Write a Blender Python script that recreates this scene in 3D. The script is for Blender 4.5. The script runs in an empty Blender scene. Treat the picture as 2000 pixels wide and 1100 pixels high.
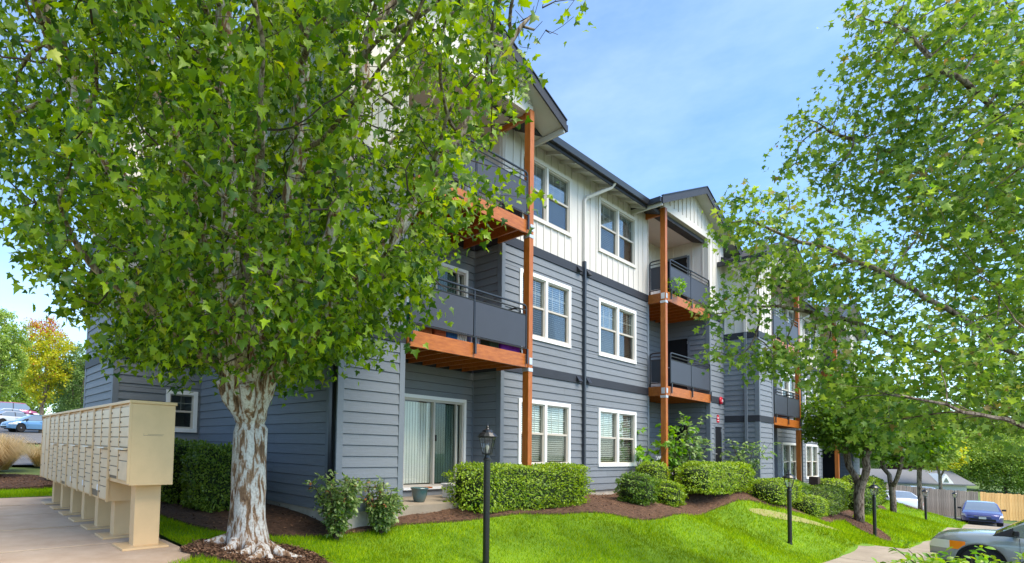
import bpy, bmesh, math, random
import numpy as np
from mathutils import Matrix, Vector
from mathutils.geometry import delaunay_2d_cdt
random.seed(7); rng = np.random.default_rng(7)
S = bpy.context.scene; COL = S.collection
R = math.radians

# ------------------------------------------------------------------ camera
YAW, PITCH, ROLL, FOC, PX, PY = R(38.454), R(2.853), R(1.388), 1050.04, 700.0, 817.9
cy, sy, cp, sp = math.cos(YAW), math.sin(YAW), math.cos(PITCH), math.sin(PITCH)
FWD = Vector((sy*cp, cy*cp, sp)); _r = Vector((cy, -sy, 0)); _u = _r.cross(FWD)
RGT = _r*math.cos(ROLL) + _u*math.sin(ROLL); UPV = -_r*math.sin(ROLL) + _u*math.cos(ROLL)
cam = bpy.data.cameras.new('camera'); camo = bpy.data.objects.new('camera', cam); COL.objects.link(camo)
camo.matrix_world = Matrix(((RGT.x, UPV.x, -FWD.x, 0), (RGT.y, UPV.y, -FWD.y, 0), (RGT.z, UPV.z, -FWD.z, 0), (0, 0, 0, 1)))
cam.sensor_width = 36; cam.lens = FOC/2000*36; cam.shift_x = (1000-PX)/2000; cam.shift_y = (PY-550)/2000
cam.clip_start = .1; cam.clip_end = 3000
S.camera = camo
def at(px, py, D):                      # a point of the place at a given distance ahead
    return (FWD + RGT*((px-PX)/FOC) - UPV*((py-PY)/FOC))*D

# ------------------------------------------------------------------ light
SUN_EL, SUN_AZ = R(58), R(172)          # azimuth clockwise from +Y
W = bpy.data.worlds.new('World'); S.world = W; W.use_nodes = True
nt = W.node_tree; nt.nodes.clear()
wo = nt.nodes.new('ShaderNodeOutputWorld'); bg = nt.nodes.new('ShaderNodeBackground'); sky = nt.nodes.new('ShaderNodeTexSky')
sky.sky_type = 'NISHITA'; sky.sun_disc = False; sky.sun_elevation = SUN_EL; sky.sun_rotation = SUN_AZ
sky.air_density = 1.0; sky.dust_density = 0.6; sky.ozone_density = 2.2; sky.altitude = 50
tc = nt.nodes.new('ShaderNodeTexCoord'); mp = nt.nodes.new('ShaderNodeMapping'); mp.inputs['Scale'].default_value = (.9, .9, 2.2)
nz = nt.nodes.new('ShaderNodeTexNoise'); nz.inputs['Scale'].default_value = 1.6; nz.inputs['Detail'].default_value = 7; nz.inputs['Roughness'].default_value = .62
cr = nt.nodes.new('ShaderNodeValToRGB'); cr.color_ramp.elements[0].position = .38; cr.color_ramp.elements[1].position = .95
cr.color_ramp.elements[0].color = (0, 0, 0, 1); cr.color_ramp.elements[1].color = (.30, .30, .30, 1)
mxs = nt.nodes.new('ShaderNodeMixRGB'); mxs.inputs['Color2'].default_value = (7.2, 7.9, 8.6, 1)
nt.links.new(tc.outputs['Generated'], mp.inputs['Vector']); nt.links.new(mp.outputs[0], nz.inputs['Vector'])
nt.links.new(nz.outputs['Fac'], cr.inputs['Fac']); nt.links.new(cr.outputs['Color'], mxs.inputs['Fac'])
tn = nt.nodes.new('ShaderNodeMixRGB'); tn.blend_type = 'MULTIPLY'; tn.inputs[0].default_value = 1; tn.inputs['Color2'].default_value = (.82, .97, 1.08, 1)
nt.links.new(sky.outputs[0], tn.inputs['Color1']); nt.links.new(tn.outputs[0], mxs.inputs['Color1']); nt.links.new(mxs.outputs[0], bg.inputs['Color'])
bg.inputs['Strength'].default_value = .125
nt.links.new(bg.outputs[0], wo.inputs['Surface'])
sl = bpy.data.lights.new('sun', 'SUN'); sl.energy = 2.8; sl.angle = R(42); sl.color = (1, .88, .70)
so = bpy.data.objects.new('sun', sl); COL.objects.link(so)
sdir = Vector((math.sin(SUN_AZ)*math.cos(SUN_EL), math.cos(SUN_AZ)*math.cos(SUN_EL), math.sin(SUN_EL)))
so.rotation_euler = (-sdir).to_track_quat('-Z', 'Y').to_euler()
S.view_settings.view_transform = 'Standard'; S.view_settings.look = 'None'
S.view_settings.gamma = 1; S.view_settings.use_curve_mapping = False; S.view_settings.exposure = 1.36

# ------------------------------------------------------------------ materials
def mat(name, col, rough=.7, var=0, vscale=3, bump=0, bscale=40, stretch=(1, 1, 1), metal=0, spec=.3, col2=None, coat=0, coords='Object', objvar=0):
    m = bpy.data.materials.new(name); m.use_nodes = True; t = m.node_tree; b = t.nodes['Principled BSDF']
    b.inputs['Base Color'].default_value = (*col, 1); b.inputs['Roughness'].default_value = rough
    b.inputs['Metallic'].default_value = metal; b.inputs['Specular IOR Level'].default_value = spec; b.inputs['Coat Weight'].default_value = coat
    c = t.nodes.new('ShaderNodeTexCoord'); mm = t.nodes.new('ShaderNodeMapping'); mm.inputs['Scale'].default_value = stretch
    t.links.new(c.outputs[coords], mm.inputs[0]); out = None
    if var or col2:
        n = t.nodes.new('ShaderNodeTexNoise'); n.inputs['Scale'].default_value = vscale; n.inputs['Detail'].default_value = 6; n.inputs['Roughness'].default_value = .6
        t.links.new(mm.outputs[0], n.inputs['Vector'])
        r = t.nodes.new('ShaderNodeValToRGB'); r.color_ramp.elements[0].position = .3; r.color_ramp.elements[1].position = .7
        a = col; bb = col2 if col2 else tuple(x*(1+var) for x in col)
        if not col2: a = tuple(x*(1-var) for x in col)
        r.color_ramp.elements[0].color = (*a, 1); r.color_ramp.elements[1].color = (*bb, 1)
        t.links.new(n.outputs['Fac'], r.inputs['Fac']); out = r.outputs['Color']
    if objvar:
        oi = t.nodes.new('ShaderNodeObjectInfo'); mr = t.nodes.new('ShaderNodeMapRange')
        mr.inputs['To Min'].default_value = 1-objvar; mr.inputs['To Max'].default_value = 1+objvar
        t.links.new(oi.outputs['Random'], mr.inputs['Value'])
        vm = t.nodes.new('ShaderNodeVectorMath'); vm.operation = 'SCALE'; t.links.new(mr.outputs[0], vm.inputs['Scale'])
        if out: t.links.new(out, vm.inputs[0])
        else: vm.inputs[0].default_value = col
        out = vm.outputs[0]
    if out: t.links.new(out, b.inputs['Base Color'])
    if bump:
        n2 = t.nodes.new('ShaderNodeTexNoise'); n2.inputs['Scale'].default_value = bscale; n2.inputs['Detail'].default_value = 5
        t.links.new(mm.outputs[0], n2.inputs['Vector'])
        bp = t.nodes.new('ShaderNodeBump'); bp.inputs['Strength'].default_value = bump; bp.inputs['Distance'].default_value = .02
        t.links.new(n2.outputs['Fac'], bp.inputs['Height']); t.links.new(bp.outputs[0], b.inputs['Normal'])
    return m
def leafmat(name, c1, c2, trans=.45, c3=None, rough=.45, spec=.5):
    m = bpy.data.materials.new(name); m.use_nodes = True; t = m.node_tree; t.nodes.clear()
    o = t.nodes.new('ShaderNodeOutputMaterial'); g = t.nodes.new('ShaderNodeNewGeometry'); r = t.nodes.new('ShaderNodeValToRGB')
    r.color_ramp.elements[0].color = (*c1, 1); r.color_ramp.elements[1].color = (*c2, 1)
    r.color_ramp.elements[0].position = .1; r.color_ramp.elements[1].position = .9
    if c3: e = r.color_ramp.elements.new(.997); e.color = (*c3, 1); r.color_ramp.elements[1].position = .955
    t.links.new(g.outputs['Random Per Island'], r.inputs['Fac'])
    b = t.nodes.new('ShaderNodeBsdfPrincipled'); b.inputs['Roughness'].default_value = rough; b.inputs['Specular IOR Level'].default_value = spec
    tr = t.nodes.new('ShaderNodeBsdfTranslucent'); mx = t.nodes.new('ShaderNodeMixShader'); mx.inputs[0].default_value = trans
    hs = t.nodes.new('ShaderNodeHueSaturation'); hs.inputs['Value'].default_value = 1.5; hs.inputs['Saturation'].default_value = 1.1; hs.inputs['Hue'].default_value = .49
    t.links.new(r.outputs[0], b.inputs['Base Color']); t.links.new(r.outputs[0], hs.inputs['Color']); t.links.new(hs.outputs[0], tr.inputs['Color'])
    t.links.new(b.outputs[0], mx.inputs[1]); t.links.new(tr.outputs[0], mx.inputs[2]); t.links.new(mx.outputs[0], o.inputs[0])
    return m
def patchy(m, amt=.35, sc=.8):
    t = m.node_tree; g = [n for n in t.nodes if n.type == 'VALTORGB'][0]; c = t.nodes.new('ShaderNodeTexCoord'); n = t.nodes.new('ShaderNodeTexNoise'); n.inputs['Scale'].default_value = sc; n.inputs['Detail'].default_value = 5; n.inputs['Roughness'].default_value = .65
    mr = t.nodes.new('ShaderNodeMapRange'); mr.inputs['From Min'].default_value = .35; mr.inputs['From Max'].default_value = .65; mr.inputs['To Min'].default_value = 1-amt; mr.inputs['To Max'].default_value = 1+amt*.5
    hs = t.nodes.new('ShaderNodeHueSaturation'); t.links.new(c.outputs['Object'], n.inputs['Vector']); t.links.new(n.outputs['Fac'], mr.inputs['Value']); t.links.new(mr.outputs[0], hs.inputs['Value'])
    for l in list(g.outputs[0].links): t.links.new(hs.outputs[0], l.to_socket)
    t.links.new(g.outputs[0], hs.inputs['Color']); return m
def glassmat(name, tint=(.93, .97, .97), refl=.05):
    m = bpy.data.materials.new(name); m.use_nodes = True; t = m.node_tree; t.nodes.clear()
    o = t.nodes.new('ShaderNodeOutputMaterial'); a = t.nodes.new('ShaderNodeBsdfTransparent'); a.inputs[0].default_value = (*tint, 1)
    g = t.nodes.new('ShaderNodeBsdfGlossy'); g.inputs['Roughness'].default_value = .02
    f = t.nodes.new('ShaderNodeLayerWeight'); f.inputs[0].default_value = .14
    mr = t.nodes.new('ShaderNodeMapRange'); mr.inputs['To Min'].default_value = refl; mr.inputs['To Max'].default_value = .42
    n = t.nodes.new('ShaderNodeTexNoise'); n.inputs['Scale'].default_value = 1.5; bp = t.nodes.new('ShaderNodeBump'); bp.inputs['Strength'].default_value = .06
    c = t.nodes.new('ShaderNodeTexCoord'); t.links.new(c.outputs['Object'], n.inputs['Vector'])
    t.links.new(n.outputs['Fac'], bp.inputs['Height']); t.links.new(bp.outputs[0], g.inputs['Normal'])
    mx = t.nodes.new('ShaderNodeMixShader'); t.links.new(f.outputs['Fresnel'], mr.inputs['Value']); t.links.new(mr.outputs[0], mx.inputs[0])
    t.links.new(a.outputs[0], mx.inputs[1]); t.links.new(g.outputs[0], mx.inputs[2]); t.links.new(mx.outputs[0], o.inputs[0])
    return m
M = {}
M['siding'] = mat('blue_grey_siding', (.178, .198, .224), .62, var=.07, vscale=2.5, bump=.35, bscale=14, stretch=(1.2, 8, 30), objvar=.05)
M['sidingtrim'] = mat('blue_grey_trim', (.158, .182, .212), .6, var=.05, bump=.1, bscale=30)
M['band'] = mat('charcoal_band', (.028, .031, .040), .6, var=.08, bump=.12, bscale=30)
M['core'] = mat('sheathing', (.025, .03, .036), .8)
M['white'] = mat('white_board', (.62, .59, .54), .65, var=.03, vscale=2, bump=.12, bscale=16, stretch=(6, 6, 1), objvar=.02)
M['trimwhite'] = mat('window_trim_white', (.80, .81, .81), .5, bump=.03)
M['vinyl'] = mat('almond_vinyl', (.50, .46, .40), .5)
M['spout'] = mat('charcoal_downspout', (.045, .055, .070), .5)
M['gutter'] = mat('black_gutter', (.020, .022, .028), .38, spec=.5)
M['roof'] = mat('charcoal_shingle', (.045, .045, .05), .9, var=.3, vscale=12, bump=.5, bscale=30)
M['soffit'] = mat('soffit_paint', (.50, .49, .45), .7, var=.03)
M['cedar'] = mat('stained_cedar', (.30, .078, .010), .42, col2=(.47, .150, .024), vscale=4, stretch=(1.3, 7, 7), bump=.15, bscale=12, spec=.4)
M['cedarv'] = mat('stained_cedar_post', (.32, .082, .010), .42, col2=(.47, .15, .022), vscale=4, stretch=(7, 7, 1.0), bump=.15, bscale=12, spec=.4)
M['rail'] = mat('charcoal_rail_metal', (.022, .025, .032), .35, spec=.5)
M['panel'] = mat('charcoal_rail_panel', (.048, .054, .070), .5, var=.04)
M['blackdoor'] = mat('black_door_paint', (.012, .012, .014), .35)
M['steel'] = mat('galvanised_steel', (.62, .63, .65), .4, metal=.6, var=.1, vscale=20)
M['glass'] = glassmat('window_glass'); M['dglass'] = glassmat('door_glass', (.95, .96, .94), .04)
M['blind'] = mat('blind_slat', (.86, .87, .80), .5)
M['vblind'] = mat('vertical_blind', (.80, .83, .78), .5, var=.03, vscale=4, stretch=(10, 1, .3))
M['room'] = mat('room_interior', (.22, .21, .19), .9)
M['screen'] = mat('insect_screen', (.09, .095, .10), .6)
M['concrete'] = mat('pavement_concrete', (.42, .29, .19), .85, col2=(.56, .42, .30), vscale=2.2, bump=.25, bscale=60)
M['path'] = mat('path_concrete', (.25, .21, .16), .85, col2=(.34, .29, .225), vscale=2, bump=.2, bscale=50)
M['foundation'] = mat('foundation_concrete', (.36, .33, .28), .9, col2=(.50, .46, .40), vscale=5, bump=.3, bscale=30)
M['asphalt'] = mat('asphalt', (.10, .10, .105), .9, col2=(.15, .15, .155), vscale=1.2, bump=.3, bscale=90)
M['mulch'] = mat('bark_mulch', (.045, .024, .014), .95, col2=(.14, .075, .045), vscale=14, bump=1, bscale=45)
M['chips'] = leafmat('bark_chip', (.04, .020, .012), (.26, .145, .085), .02, rough=.9, spec=.1)
M['lawn'] = mat('lawn_soil_and_thatch', (.08, .17, .008), .9, col2=(.16, .28, .01), vscale=1.6, bump=.6, bscale=60)
M['grass'] = leafmat('grass_blade', (.13, .27, .004), (.38, .50, .006), .35, rough=.8, spec=.08)
patchy(M['grass'])
M['field'] = mat('distant_ground', (.07, .13, .03), .95, col2=(.14, .18, .05), vscale=.15, bump=.3, bscale=3)
M['mail'] = mat('tan_powder_coat', (.64, .43, .22), .45, var=.05, vscale=5, bump=.04, spec=.45)
M['maildoor'] = mat('tan_door_coat', (.64, .49, .32), .4, var=.06, vscale=8, objvar=.04)
M['lockmetal'] = mat('worn_lock_metal', (.16, .13, .10), .4, metal=.5)
M['lampblack'] = mat('black_lamp_paint', (.010, .011, .013), .3, spec=.6, bump=.05)
M['lampglass'] = glassmat('lamp_glass', (.92, .92, .86), .14)
M['lampwhite'] = mat('lamp_bulb_white', (.75, .72, .62), .4)
M['red'] = mat('red_sign_enamel', (.50, .012, .03), .35); M['signwhite'] = mat('sign_white', (.75, .75, .75), .4)
M['fencegrey'] = mat('weathered_grey_board', (.16, .135, .115), .9, col2=(.27, .235, .20), vscale=5, stretch=(5, 5, .6), bump=.3, objvar=.18)
M['fencenew'] = mat('fresh_cedar_board', (.72, .38, .12), .75, col2=(.86, .54, .23), vscale=5, stretch=(5, 5, .6), bump=.2, objvar=.10)
M['pot'] = mat('blue_glazed_ceramic', (.02, .10, .13), .12, col2=(.10, .13, .11), vscale=3, spec=.7, coat=.5)
M['plastic'] = mat('white_plastic', (.66, .68, .70), .4)
M['darkpot'] = mat('dark_brown_pot', (.05, .035, .03), .6)
M['greywood'] = mat('grey_bench_wood', (.36, .34, .30), .8, var=.15, vscale=8)
M['tyre'] = mat('tyre_rubber', (.018, .018, .019), .8, bump=.2); M['rim'] = mat('alloy_rim', (.45, .46, .48), .25, metal=.8)
M['carglass'] = mat('car_glass', (.22, .26, .28), .05, spec=.9, coat=1, metal=.5); M['carblack'] = mat('car_black_plastic', (.016, .016, .017), .5)
M['headlamp'] = mat('headlamp_lens', (.72, .70, .64), .08, spec=.8, coat=1); M['amber'] = mat('amber_lens', (.85, .22, .01), .12, spec=.8)
M['taillamp'] = mat('tail_lens', (.50, .01, .015), .12, spec=.8); M['chrome'] = mat('chrome', (.75, .76, .78), .12, metal=1)
def carpaint(n, c): return mat(n, c, .22, metal=.25, spec=.6, coat=.9)
M['sage'] = carpaint('sage_green_paint', (.25, .285, .275)); M['navy'] = carpaint('navy_paint', (.045, .050, .17)); M['silver'] = carpaint('silver_paint', (.50, .51, .53))
M['carwhite'] = carpaint('white_paint', (.72, .73, .74)); M['carblue'] = carpaint('blue_paint', (.12, .27, .46)); M['carred'] = carpaint('plum_paint', (.30, .07, .14))
def barkmat(name, base, patch, dark, scale=7, thr=.5):
    m = bpy.data.materials.new(name); m.use_nodes = True; t = m.node_tree; b = t.nodes['Principled BSDF']; b.inputs['Roughness'].default_value = .85; b.inputs['Specular IOR Level'].default_value = .15
    c = t.nodes.new('ShaderNodeTexCoord'); mm = t.nodes.new('ShaderNodeMapping'); mm.inputs['Scale'].default_value = (3.2, 3.2, .8); t.links.new(c.outputs['Object'], mm.inputs[0])
    n = t.nodes.new('ShaderNodeTexNoise'); n.inputs['Scale'].default_value = scale; n.inputs['Detail'].default_value = 8; n.inputs['Roughness'].default_value = .6; n.inputs['Distortion'].default_value = .6
    t.links.new(mm.outputs[0], n.inputs['Vector']); r = t.nodes.new('ShaderNodeValToRGB'); e = r.color_ramp.elements
    e[0].position = thr-.14; e[0].color = (*dark, 1); e[1].position = thr+.02; e[1].color = (*patch, 1); x = e.new(thr-.05); x.color = (*base, 1); x2 = e.new(thr+.2); x2.color = (*[min(1, v*1.15) for v in patch], 1)
    t.links.new(n.outputs['Fac'], r.inputs[0])
    n3 = t.nodes.new('ShaderNodeTexNoise'); n3.inputs['Scale'].default_value = 40; n3.inputs['Detail'].default_value = 4; t.links.new(c.outputs['Object'], n3.inputs['Vector'])
    mx = t.nodes.new('ShaderNodeMixRGB'); mx.blend_type = 'MULTIPLY'; mx.inputs[0].default_value = .5; t.links.new(r.outputs[0], mx.inputs[1])
    r3 = t.nodes.new('ShaderNodeValToRGB'); r3.color_ramp.elements[0].position = .35; r3.color_ramp.elements[1].position = .55; r3.color_ramp.elements[0].color = (.45, .4, .35, 1)
    t.links.new(n3.outputs['Fac'], r3.inputs[0]); t.links.new(r3.outputs[0], mx.inputs[2]); t.links.new(mx.outputs[0], b.inputs['Base Color'])
    bp = t.nodes.new('ShaderNodeBump'); bp.inputs['Strength'].default_value = .9; bp.inputs['Distance'].default_value = .03; t.links.new(n.outputs['Fac'], bp.inputs['Height']); t.links.new(bp.outputs[0], b.inputs['Normal'])
    return m
M['barkwhite'] = barkmat('pale_flaking_bark', (.30, .18, .10), (.58, .54, .49), (.13, .075, .045), 5.5, .50)
M['barklimb'] = barkmat('grey_tan_limb_bark', (.17, .13, .09), (.33, .28, .21), (.09, .065, .04), 6, .5)
M['barkgrey'] = barkmat('grey_brown_bark', (.13, .095, .07), (.27, .22, .17), (.06, .04, .03), 6, .5)
M['twig'] = mat('dark_twig', (.06, .045, .03), .9)
M['inner'] = mat('inner_foliage', (.020, .035, .008), .95)  # near-black green: the shade inside bushes put into the colour
M['maple'] = leafmat('maple_leaf', (.040, .115, .006), (.30, .45, .016), .45, (.42, .46, .04))
M['maple2'] = leafmat('red_maple_leaf', (.085, .19, .025), (.36, .50, .08), .5, (.36, .24, .08))
M['darkleaf'] = leafmat('dark_tree_leaf', (.05, .13, .012), (.17, .31, .025), .45)
M['hedge'] = leafmat('hedge_leaf', (.09, .19, .008), (.36, .50, .02), .35)
M['hedge2'] = leafmat('clipped_laurel_leaf', (.07, .15, .012), (.24, .34, .035), .35)
M['box'] = leafmat('small_leaf_shrub', (.055, .14, .012), (.18, .30, .02), .35)
M['nandina'] = leafmat('nandina_leaf', (.11, .19, .05), (.34, .42, .15), .35, (.33, .13, .05))
M['rust'] = leafmat('rusty_brown_leaf', (.22, .07, .03), (.40, .16, .07), .3)
M['vine'] = leafmat('vine_leaf', (.10, .26, .012), (.22, .42, .03), .45)
M['airy'] = leafmat('airy_leaf', (.10, .20, .05), (.26, .38, .12), .4)
M['bggreen'] = leafmat('background_leaf', (.16, .27, .04), (.38, .50, .10), .45)
M['bgyellow'] = leafmat('yellow_green_leaf', (.26, .38, .015), (.66, .58, .03), .45)
M['bgred'] = leafmat('orange_red_leaf', (.42, .20, .05), (.48, .11, .06), .45)
M['bgdark'] = leafmat('background_dark_leaf', (.10, .19, .05), (.24, .35, .09), .45)
M['purple'] = leafmat('purple_plum_leaf', (.07, .025, .04), (.16, .06, .075), .3)
M['tan'] = leafmat('dry_grass_blade', (.42, .31, .14), (.70, .56, .30), .3)

# ------------------------------------------------------------------ mesh helpers
def newmesh(name, v, f, m, smooth=False):
    me = bpy.data.meshes.new(name); v = np.asarray(v, dtype=np.float32)
    if isinstance(f, np.ndarray):
        k = f.shape[1]; me.vertices.add(len(v)); me.vertices.foreach_set('co', v.ravel())
        me.loops.add(f.size); me.loops.foreach_set('vertex_index', f.ravel().astype(np.int32))
        me.polygons.add(len(f)); me.polygons.foreach_set('loop_start', np.arange(0, f.size, k, dtype=np.int32)); me.update(calc_edges=True)
    else: me.from_pydata([tuple(x) for x in v.tolist()], [], f)
    me.validate() if not isinstance(f, np.ndarray) else None
    if smooth: me.polygons.foreach_set('use_smooth', np.ones(len(me.polygons), dtype=bool))
    if m: me.materials.append(m)
    return me
class MB:
    def __init__(s): s.v = []; s.f = []
    def quad(s, *p): n = len(s.v); s.v += [tuple(q) for q in p]; s.f.append(tuple(range(n, n+len(p))))
    def box(s, x0, x1, y0, y1, z0, z1):
        n = len(s.v); s.v += [(x0, y0, z0), (x1, y0, z0), (x1, y1, z0), (x0, y1, z0), (x0, y0, z1), (x1, y0, z1), (x1, y1, z1), (x0, y1, z1)]
        s.f += [tuple(n+i for i in q) for q in ((0, 3, 2, 1), (4, 5, 6, 7), (0, 1, 5, 4), (1, 2, 6, 5), (2, 3, 7, 6), (3, 0, 4, 7))]; return s
    def hexa(s, p):      # 8 corner points, bottom ring then top ring
        n = len(s.v); s.v += [tuple(q) for q in p]
        s.f += [tuple(n+i for i in q) for q in ((0, 3, 2, 1), (4, 5, 6, 7), (0, 1, 5, 4), (1, 2, 6, 5), (2, 3, 7, 6), (3, 0, 4, 7))]; return s
    def tube(s, pts, r, n=8, cap=True):
        pts = [Vector(p) for p in pts]; rs = r if hasattr(r, '__len__') else [r]*len(pts); prev = None; base = len(s.v)
        for i, p in enumerate(pts):
            d = (pts[min(i+1, len(pts)-1)]-pts[max(i-1, 0)]).normalized()
            a = d.orthogonal().normalized() if prev is None else (prev-d*prev.dot(d)).normalized(); prev = a; b = d.cross(a)
            for k in range(n): t = 2*math.pi*k/n; s.v.append(tuple(p+(a*math.cos(t)+b*math.sin(t))*rs[i]))
        for i in range(len(pts)-1):
            for k in range(n): q = base+i*n; s.f.append((q+k, q+(k+1) % n, q+n+(k+1) % n, q+n+k))
        if cap: s.f.append(tuple(base+k for k in range(n))[::-1]); s.f.append(tuple(base+(len(pts)-1)*n+k for k in range(n)))
        return s
    def lathe(s, prof, n=24, c=(0, 0, 0), sq=None):
        base = len(s.v)
        for r, z in prof:
            for k in range(n): t = 2*math.pi*(k+(.5 if sq else 0))/n; s.v.append((c[0]+r*math.cos(t), c[1]+r*math.sin(t), c[2]+z))
        for i in range(len(prof)-1):
            for k in range(n): q = base+i*n; s.f.append((q+k, q+(k+1) % n, q+n+(k+1) % n, q+n+k))
        s.f.append(tuple(base+k for k in range(n))[::-1]); s.f.append(tuple(base+(len(prof)-1)*n+k for k in range(n))); return s
    def mesh(s, name, m, smooth=False): return newmesh(name, s.v, s.f, m, smooth)
def link(name, me, parent=None, mw=None, mods=None):
    o = bpy.data.objects.new(name, me); COL.objects.link(o)
    if parent is not None: o.parent = parent
    if mw is not None: o.matrix_local = (WORLD[parent.name].inverted() @ mw) if parent is not None else mw
    return o
WORLD = {}
def thing(name, label, cat, loc=(0, 0, 0), rz=0, group=None):
    o = bpy.data.objects.new(name, None); COL.objects.link(o); o.location = loc; o.rotation_euler = (0, 0, rz)
    o['label'] = label; o['category'] = cat
    if group: o['group'] = group
    WORLD[o.name] = Matrix.Translation(loc) @ Matrix.Rotation(rz, 4, 'Z'); return o
def tag(o, label, cat, group=None):
    o['label'] = label; o['category'] = cat
    if group: o['group'] = group
    return o
def part(name, mb, m, parent, smooth=False, mw=None, stuff=False, bevel=0):
    """mw: matrix of the part in the world (None = local to the thing)"""
    o = bpy.data.objects.new(name, mb.mesh(name, m, smooth) if isinstance(mb, MB) else mb); COL.objects.link(o); o.parent = parent
    if mw is not None: o.matrix_local = WORLD[parent.name].inverted() @ mw; WORLD[o.name] = mw
    else: WORLD[o.name] = WORLD[parent.name].copy()
    if stuff: o['kind'] = 'stuff'
    if bevel: b = o.modifiers.new('bevel', 'BEVEL'); b.width = bevel; b.segments = 2; b.limit_method = 'ANGLE'
    return o
def copy_tree(o, parent=None):
    c = o.copy(); COL.objects.link(c)
    if parent is not None: c.parent = parent
    for ch in list(o.children): copy_tree(ch, c)
    return c

# ------------------------------------------------------------------ terrain
CP = [(0, 0, -1.65), (-8, 0, -1.7), (-8, 8, -1.15), (1.6, 5.8, -1.15), (1.6, 11, -1.15), (-3, 6, -1.15), (-3, 12, -1.15), (2.3, 5.3, -1.17), (3.03, 5.86, -1.30), (3.4, 4.9, -1.5), (4.7, 7, -1.22), (6, 6.6, -1.2), (4.7, 11, -1.1),
      (9.4, 6.5, -1.15), (14, 7.1, -1.20), (9, 8, -1.15), (6.3, 4.94, -1.68), (8.5, 6.0, -1.16), (11, 6, -1.18), (10, 4, -1.92), (12, 5.0, -1.62), (13.5, 5.4, -1.30), (13, 4, -2.05), (17.2, 4.0, -2.25), (17.0, 3.1, -2.5), (15.4, 3.2, -2.4),
      (18, 5.4, -1.22), (20.5, 5.2, -1.35), (22.7, 2.8, -2.75), (30, 2.45, -3.05), (25.6, 3.5, -2.72), (27, 4.2, -2.33), (22, 5.5, -1.55), (24, 4.5, -2.1), (30, 5.5, -2.05), (36, 6.5, -2.2), (36.7, 4.3, -2.68), (39.5, 3.5, -3.42), (46, 5.6, -2.6), (46, 4.2, -3.05),
      (49.5, 2.8, -3.95), (47.5, 2.1, -3.95), (55, 3, -4.1), (6, 2, -2.05), (10, 1, -2.3), (17, 1, -2.62), (21, 0, -2.80), (21, -2.5, -2.85), (21, 1.6, -2.78), (30, 0, -3.25), (42, 0, -3.8), (60, -5, -4.3), (58, 8, -3.7), (60, 20, -3.4), (6, -3, -2.2), (17, -3, -2.8), (30, -10, -3.4), (0, -10, -1.9),
      (15, 15, -1.2), (30, 15, -2.0), (45, 14, -2.7), (52, 6, -3.6), (53, 3.0, -4.05), (.8, 15, -1.12), (2, 18, -1.05), (4, 30, -.55), (-6, 18, -1.05), (-10, 30, -.5), (8, 58, .75), (-12, 58, .8), (10, 80, 2.4), (-12, 80, 2.4), (20, 40, -.4), (40, 40, -1.5)]
_P = np.array(CP); _xy = _P[:, :2]/10
def _phi(r2): return np.where(r2 > 0, .5*r2*np.log(np.maximum(r2, 1e-12)), 0)
_K = _phi(((_xy[:, None]-_xy[None])**2).sum(-1)) + np.eye(len(_P))*.0015
_A = np.block([[_K, np.c_[np.ones(len(_P)), _xy]], [np.c_[np.ones(len(_P)), _xy].T, np.zeros((3, 3))]])
_w = np.linalg.solve(_A, np.r_[_P[:, 2], 0, 0, 0])
def HH(X, Y):
    X = np.clip(np.asarray(X, float), -12, 60)/10; Y = np.clip(np.asarray(Y, float), -10, 80)/10; sh = X.shape; X = X.ravel(); Y = Y.ravel()
    out = np.empty(len(X))
    for i in range(0, len(X), 60000):
        q = np.c_[X[i:i+60000], Y[i:i+60000]]; r2 = ((q[:, None]-_xy[None])**2).sum(-1)
        out[i:i+60000] = _phi(r2)@_w[:-3]+_w[-3]+q@_w[-2:]
    return out.reshape(sh)
def H(x, y): return float(HH(np.array([x]), np.array([y]))[0])
def grid_mesh(name, xs, ys, m, dz=0):
    X, Y = np.meshgrid(xs, ys, indexing='ij'); Z = HH(X, Y)+dz; n, k = X.shape
    v = np.stack([X, Y, Z], -1).reshape(-1, 3); i = np.arange(n*k).reshape(n, k)
    f = np.stack([i[:-1, :-1], i[1:, :-1], i[1:, 1:], i[:-1, 1:]], -1).reshape(-1, 4)
    return newmesh(name, v, f, m, True)
def axis(a, b, lo, hi, fine, coarse): return np.unique(np.r_[np.linspace(lo, a, coarse), np.arange(a, b, fine), np.linspace(b, hi, coarse)])
g = link('ground', grid_mesh('ground', axis(-14, 62, -250, 420, .4, 12), axis(-11, 80, -250, 420, .4, 12), M['field'], -.06)); g['kind'] = 'structure'
def inpoly(P, poly):
    x, y = P[:, 0], P[:, 1]; c = np.zeros(len(P), bool); n = len(poly)
    for i in range(n):
        x1, y1 = poly[i]; x2, y2 = poly[(i+1) % n]
        if y1 == y2: continue
        c ^= ((y1 > y) != (y2 > y)) & (x < (x2-x1)*(y-y1)/(y2-y1)+x1)
    return c
def smooth_poly(p, it=2):
    p = [tuple(q) for q in p]
    for _ in range(it):
        q = []
        for i in range(len(p)):
            a, b = p[i], p[(i+1) % len(p)]; q += [(a[0]*.75+b[0]*.25, a[1]*.75+b[1]*.25), (a[0]*.25+b[0]*.75, a[1]*.25+b[1]*.75)]
        p = q
    return p
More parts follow.
